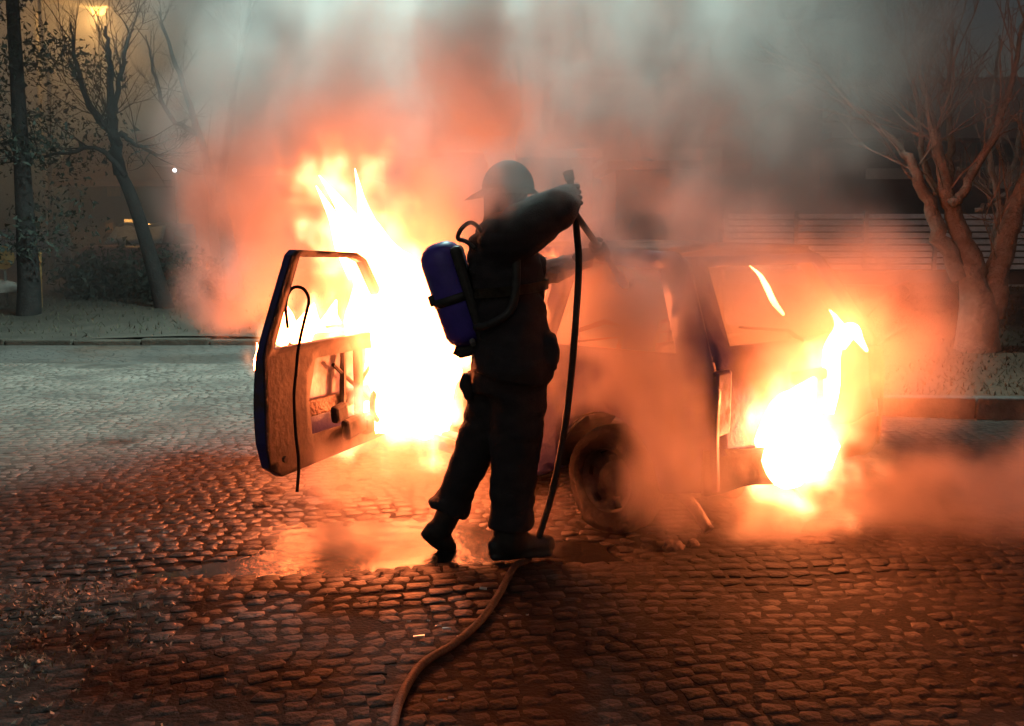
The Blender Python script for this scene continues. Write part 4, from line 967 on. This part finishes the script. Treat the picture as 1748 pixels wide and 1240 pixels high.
class NT:
    """small helper that wires geometry-node fields"""
    def __init__(s, name):
        s.t = bpy.data.node_groups.new(name, 'GeometryNodeTree')
        s.t.interface.new_socket('Geometry', in_out='INPUT', socket_type='NodeSocketGeometry'); s.t.interface.new_socket('Geometry', in_out='OUTPUT', socket_type='NodeSocketGeometry')
        s.i = s.t.nodes.new('NodeGroupInput'); s.o = s.t.nodes.new('NodeGroupOutput')
        s.pos = s.t.nodes.new('GeometryNodeInputPosition').outputs[0]
    def set(s, sock, v):
        if hasattr(v, 'is_linked'): s.t.links.new(v, sock)
        else: sock.default_value = v
    def m(s, op, a, b=0.0, c=0.0, clamp=False):
        n = s.t.nodes.new('ShaderNodeMath'); n.operation = op; n.use_clamp = clamp
        for k, v in enumerate((a, b, c)): s.set(n.inputs[k], v)
        return n.outputs[0]
    def v(s, op, a, b=(0, 0, 0)):
        n = s.t.nodes.new('ShaderNodeVectorMath'); n.operation = op; s.set(n.inputs[0], a)
        if op == 'SCALE': s.set(n.inputs['Scale'], b)
        else: s.set(n.inputs[1], b)
        return n.outputs['Value'] if op in ('LENGTH', 'DISTANCE', 'DOT_PRODUCT') else n.outputs[0]
    def map(s, x, a, b, c, d, smooth=True):
        n = s.t.nodes.new('ShaderNodeMapRange'); n.interpolation_type = 'SMOOTHSTEP' if smooth else 'LINEAR'
        for k, q in enumerate((x, a, b, c, d)): s.set(n.inputs[k], q)
        return n.outputs[0]
    def noise(s, vec, scale, detail=3, rough=0.55):
        n = s.t.nodes.new('ShaderNodeTexNoise'); s.set(n.inputs['Vector'], vec); n.inputs['Scale'].default_value = scale; n.inputs['Detail'].default_value = detail; n.inputs['Roughness'].default_value = rough
        return n.outputs[0], n.outputs[1]
    def finish(s, dens, lo, hi, vox, material):
        n = s.t.nodes.new('GeometryNodeVolumeCube'); s.set(n.inputs['Density'], dens); n.inputs['Min'].default_value = lo; n.inputs['Max'].default_value = hi
        for k, ax_ in enumerate('XYZ'): n.inputs['Resolution ' + ax_].default_value = max(4, int((hi[k] - lo[k]) / vox))
        sm_ = s.t.nodes.new('GeometryNodeSetMaterial'); sm_.inputs['Material'].default_value = material
        s.t.links.new(n.outputs[0], sm_.inputs[0]); s.t.links.new(sm_.outputs[0], s.o.inputs[0]); return s.t

def flame(label, tongues, d0, halo=0.22, vox=0.035, k=28, amp=0.34, core_mat='core'):
    base = P(tongues[0][0][0], tongues[0][0][1], d0); f = empty('flame', base, label, 'flame')
    bm = flame_mesh(tongues, d0, amp=amp); bmh = bm.copy()
    bm_obj('flame_core', bm, M[core_mat], f, True)
    if not VOLUMES: bmh.free(); return f
    co = np.array([v.co for v in bmh.verts]); lo = co.min(0) - halo; hi = co.max(0) + halo; lo[2] = max(lo[2], 0.01); hi[2] += halo
    me = bpy.data.meshes.new('flame_glow'); bmh.to_mesh(me); bmh.free()
    g = NT('flame_glow')
    w = g.noise(g.pos, 5.0, 3)[1]; wv = g.v('SCALE', g.v('SUBTRACT', w, (0.5, 0.5, 0.5)), halo * 2.4)
    # look up the distance below the sample: the halo trails upwards like flame
    p2 = g.v('ADD', g.pos, wv)
    px = g.t.nodes.new('GeometryNodeProximity'); px.target_element = 'FACES'; g.t.links.new(g.i.outputs[0], px.inputs['Geometry'])
    g.set(px.inputs['Sample Position'] if 'Sample Position' in px.inputs else px.inputs[2], p2)
    dist = px.outputs['Distance']
    n2 = g.noise(g.v('MULTIPLY', g.pos, (1, 1, 0.45)), 7.0, 4)[0]
    dd = g.map(dist, halo, 0.0, 0.0, 1.0, False); dd = g.m('MULTIPLY', dd, dd)
    dens = g.m('MULTIPLY', dd, g.map(n2, 0.40, 0.58, 0.15, 1.0), clamp=True)
    tree = g.finish(dens, lo.tolist(), hi.tolist(), vox, fire_volume_mat('flame_gas', k))
    o = link('flame_glow', me, None, f); me.materials.append(bpy.data.materials['flame_gas']); me.materials[0] = tree.nodes[-1].inputs['Material'].default_value if 'Material' in tree.nodes[-1].inputs else me.materials[0]
    md = o.modifiers.new('gas', 'NODES'); md.node_group = tree
    tag(o, kind='stuff'); return f
flame('tall white-hot flame pouring from the cabin and windscreen beside the open door', [
    [(690, 735, .20), (700, 640, .27), (690, 560, .26), (668, 500, .22), (632, 435, .13), (604, 390, .075), (580, 350, .035), (558, 318, .012), (545, 300, .003)],
    [(672, 500, .16), (645, 430, .12), (626, 376, .05), (616, 335, .02), (609, 305, .008), (606, 288, .002)],
    [(640, 738, .12), (622, 700, .11), (618, 660, .08), (630, 610, .04)],
    [(735, 725, .12), (748, 640, .10), (742, 570, .08), (725, 500, .05), (712, 450, .01)],
    [(640, 600, .12), (615, 560, .10), (610, 520, .05), (606, 490, .01)],
    [(612, 470, .06), (590, 420, .055), (570, 375, .03), (552, 340, .012), (540, 318, .003)]], 5.95, halo=0.33, vox=0.04, k=36)
flame('low flames over the bonnet seen through the open door window', [
    [(480, 588, .05), (488, 560, .09), (492, 540, .05), (490, 522, .005)],
    [(520, 588, .08), (525, 560, .11), (530, 538, .05), (536, 518, .005)],
    [(560, 588, .08), (562, 560, .11), (566, 535, .04), (574, 512, .005)],
    [(600, 585, .07), (604, 555, .09), (606, 530, .03), (603, 510, .005)]], 6.95, halo=0.18, vox=0.04)
flame('tiny flame just outside the left edge of the open door', [[(436, 632, .012), (438, 615, .02), (440, 600, .012), (438, 585, .003)]], 6.6, halo=0.10, vox=0.03)
flame('big white flame eating the rear bumper and tailgate', [
    [(1352, 828, .05), (1345, 775, .18), (1350, 720, .15), (1372, 682, .07), (1392, 645, .01)],
    [(1285, 790, .04), (1296, 755, .11), (1318, 715, .09), (1332, 685, .03)],
    [(1405, 800, .04), (1402, 765, .09), (1398, 735, .05), (1402, 710, .01)]], 4.68, halo=0.30, vox=0.035, k=34, core_mat='core_rear')
flame('upright flame at the far tail lamp', [
    [(1412, 705, .03), (1420, 650, .045), (1422, 595, .045), (1432, 565, .03), (1427, 545, .012), (1416, 530, .003)],
    [(1430, 585, .05), (1452, 565, .035), (1465, 580, .02), (1480, 600, .006)]], 5.02, halo=0.13, vox=0.03, k=22, core_mat='core_tail')
flame('thin slanting flame inside the rear window', [[(1338, 538, .008), (1320, 515, .016), (1308, 490, .016), (1297, 470, .010), (1280, 454, .002)]], 5.25, halo=0.10, vox=0.022, k=22, core_mat='core_small')
# burning drips along the lower edge of the bumper
for k, (px, py) in enumerate(((1250, 828), (1262, 826), (1275, 824), (1292, 820), (1305, 817))):
    p = P(px, py, 4.72); bm = bmesh.new(); tube(bm, [p - Vector((0.016, -0.012, 0.004)), p + Vector((0.016, 0.012, 0.004))], [0.006, 0.010], 6, roundcap=True)
    bm_obj('burning_drip', bm, M['ember'], car, True)

# ================================================================== smoke
def smoke_mat(name, k, col, aniso):
    m = bpy.data.materials.new(name); m.use_nodes = True; nt = m.node_tree; nt.nodes.clear()
    a = nt.nodes.new('ShaderNodeAttribute'); a.attribute_name = 'density'
    d = nt.nodes.new('ShaderNodeMath'); d.operation = 'MULTIPLY'; d.inputs[1].default_value = k; nt.links.new(a.outputs['Fac'], d.inputs[0])
    v = nt.nodes.new('ShaderNodeVolumeScatter'); v.inputs['Color'].default_value = (*col, 1); v.inputs['Anisotropy'].default_value = aniso
    ab = nt.nodes.new('ShaderNodeVolumeAbsorption'); ab.inputs['Color'].default_value = (*col, 1)
    nt.links.new(d.outputs[0], v.inputs['Density']); nt.links.new(d.outputs[0], ab.inputs['Density'])
    su = nt.nodes.new('ShaderNodeAddShader'); nt.links.new(v.outputs[0], su.inputs[0]); nt.links.new(ab.outputs[0], su.inputs[1])
    o = nt.nodes.new('ShaderNodeOutputMaterial'); nt.links.new(su.outputs[0], o.inputs['Volume']); return m
def smoke(name, label, blobs, lo, hi, vox, k, col, nscale, warp, nlo, nhi, aniso=0.25):
    if not VOLUMES: return
    g = NT(name)
    st = g.v('MULTIPLY', g.pos, (1.0, 1.0, 0.6))
    wc = g.noise(st, nscale * 0.8, 3)[1]; p2 = g.v('ADD', g.pos, g.v('SCALE', g.v('SUBTRACT', wc, (0.5, 0.5, 0.5)), warp))
    tot = None
    for c, r, s in blobs:
        d = g.v('LENGTH', g.v('MULTIPLY', g.v('SUBTRACT', p2, tuple(c)), tuple(1 / q for q in r)))
        e = g.map(d, 1.0, 0.25, 0.0, s); tot = e if tot is None else g.m('ADD', tot, e)
    n = g.noise(g.v('MULTIPLY', p2, (1, 1, 0.7)), nscale, 5, 0.6)[0]
    dens = g.m('MULTIPLY', tot, g.map(n, nlo, nhi, 0.0, 1.0, False))
    # fade at the border of the domain
    mt_ = smoke_mat(name, k, col, aniso)
    tree = g.finish(dens, lo, hi, vox, mt_)
    me = bpy.data.meshes.new(name); me.from_pydata([lo, hi, (hi[0], lo[1], lo[2])], [], [(0, 1, 2)]); o = link(name, me, mt_)
    md = o.modifiers.new('smoke', 'NODES'); md.node_group = tree
    tag(o, label, 'smoke', kind='stuff')
cb_ = lambda x, y, z: tuple(cl(x, y, z))
smoke('smoke', 'thick smoke rising from the burning car', [
    (P(780, 200, 6.9), (1.9, 1.0, 1.3), 1.2), (P(430, 300, 7.0), (0.9, 0.7, 1.1), 1.4), (P(400, 490, 6.9), (0.6, 0.5, 0.38), 1.4),
    (P(860, -20, 7.6), (3.0, 1.5, 1.5), 1.3), (P(1230, 260, 7.0), (1.2, 0.9, 0.8), 1.1), (P(1440, 430, 6.3), (0.5, 0.4, 0.7), 1.3),
    (P(1450, 80, 8.2), (1.8, 0.9, 1.2), 1.0),
    (P(1040, 600, 4.64), (0.50, 0.22, 0.65), 5.5), (P(1165, 560, 4.22), (0.42, 0.22, 0.75), 3.2), (P(1190, 800, 4.15), (0.34, 0.20, 0.40), 1.3), (P(1050, 400, 4.75), (0.6, 0.3, 0.45), 2.8), (P(1300, 500, 4.6), (0.5, 0.3, 0.5), 1.5),
    (cb_(0.7, 0, 1.05), (0.9, 0.8, 0.5), 1.2), (cb_(-0.75, 0, 1.05), (0.8, 0.9, 0.65), 1.5),
    (P(1600, 850, 5.2), (1.7, 0.7, 0.45), 1.6), (P(1330, 880, 4.8), (0.7, 0.4, 0.28), 2.2), (P(980, 900, 4.6), (0.4, 0.25, 0.2), 0.8),
    (P(890, 350, 4.20), (0.30, 0.12, 0.30), 7.0), (P(640, 830, 5.2), (0.75, 0.45, 0.32), 2.2), (P(690, 480, 5.6), (0.7, 0.4, 0.8), 1.4),
    (P(560, 930, 4.75), (0.6, 0.3, 0.14), 2.0),
], (-3.6, 3.95, 0.0), (5.0, 9.8, 5.2), 0.05, 1.9, (0.93, 0.83, 0.79), 2.1, 0.9, 0.40, 0.58)
smoke('drifting_smoke', 'thin smoke drifting through the trees in the background', [
    ((-8, 19, 4), (7, 6, 7), 0.6), ((0, 17, 5), (8, 6, 6), 1.0), ((7, 16, 5), (6, 5, 5), 0.5), ((-9.8, 22.5, 5.6), (3.5, 3, 3), 1.2),
], (-16, 10.2, 0.2), (12, 26.2, 11), 0.32, 0.34, (0.8, 0.8, 0.8), 0.22, 3.0, 0.25, 0.75)
print('objects', len(bpy.data.objects))
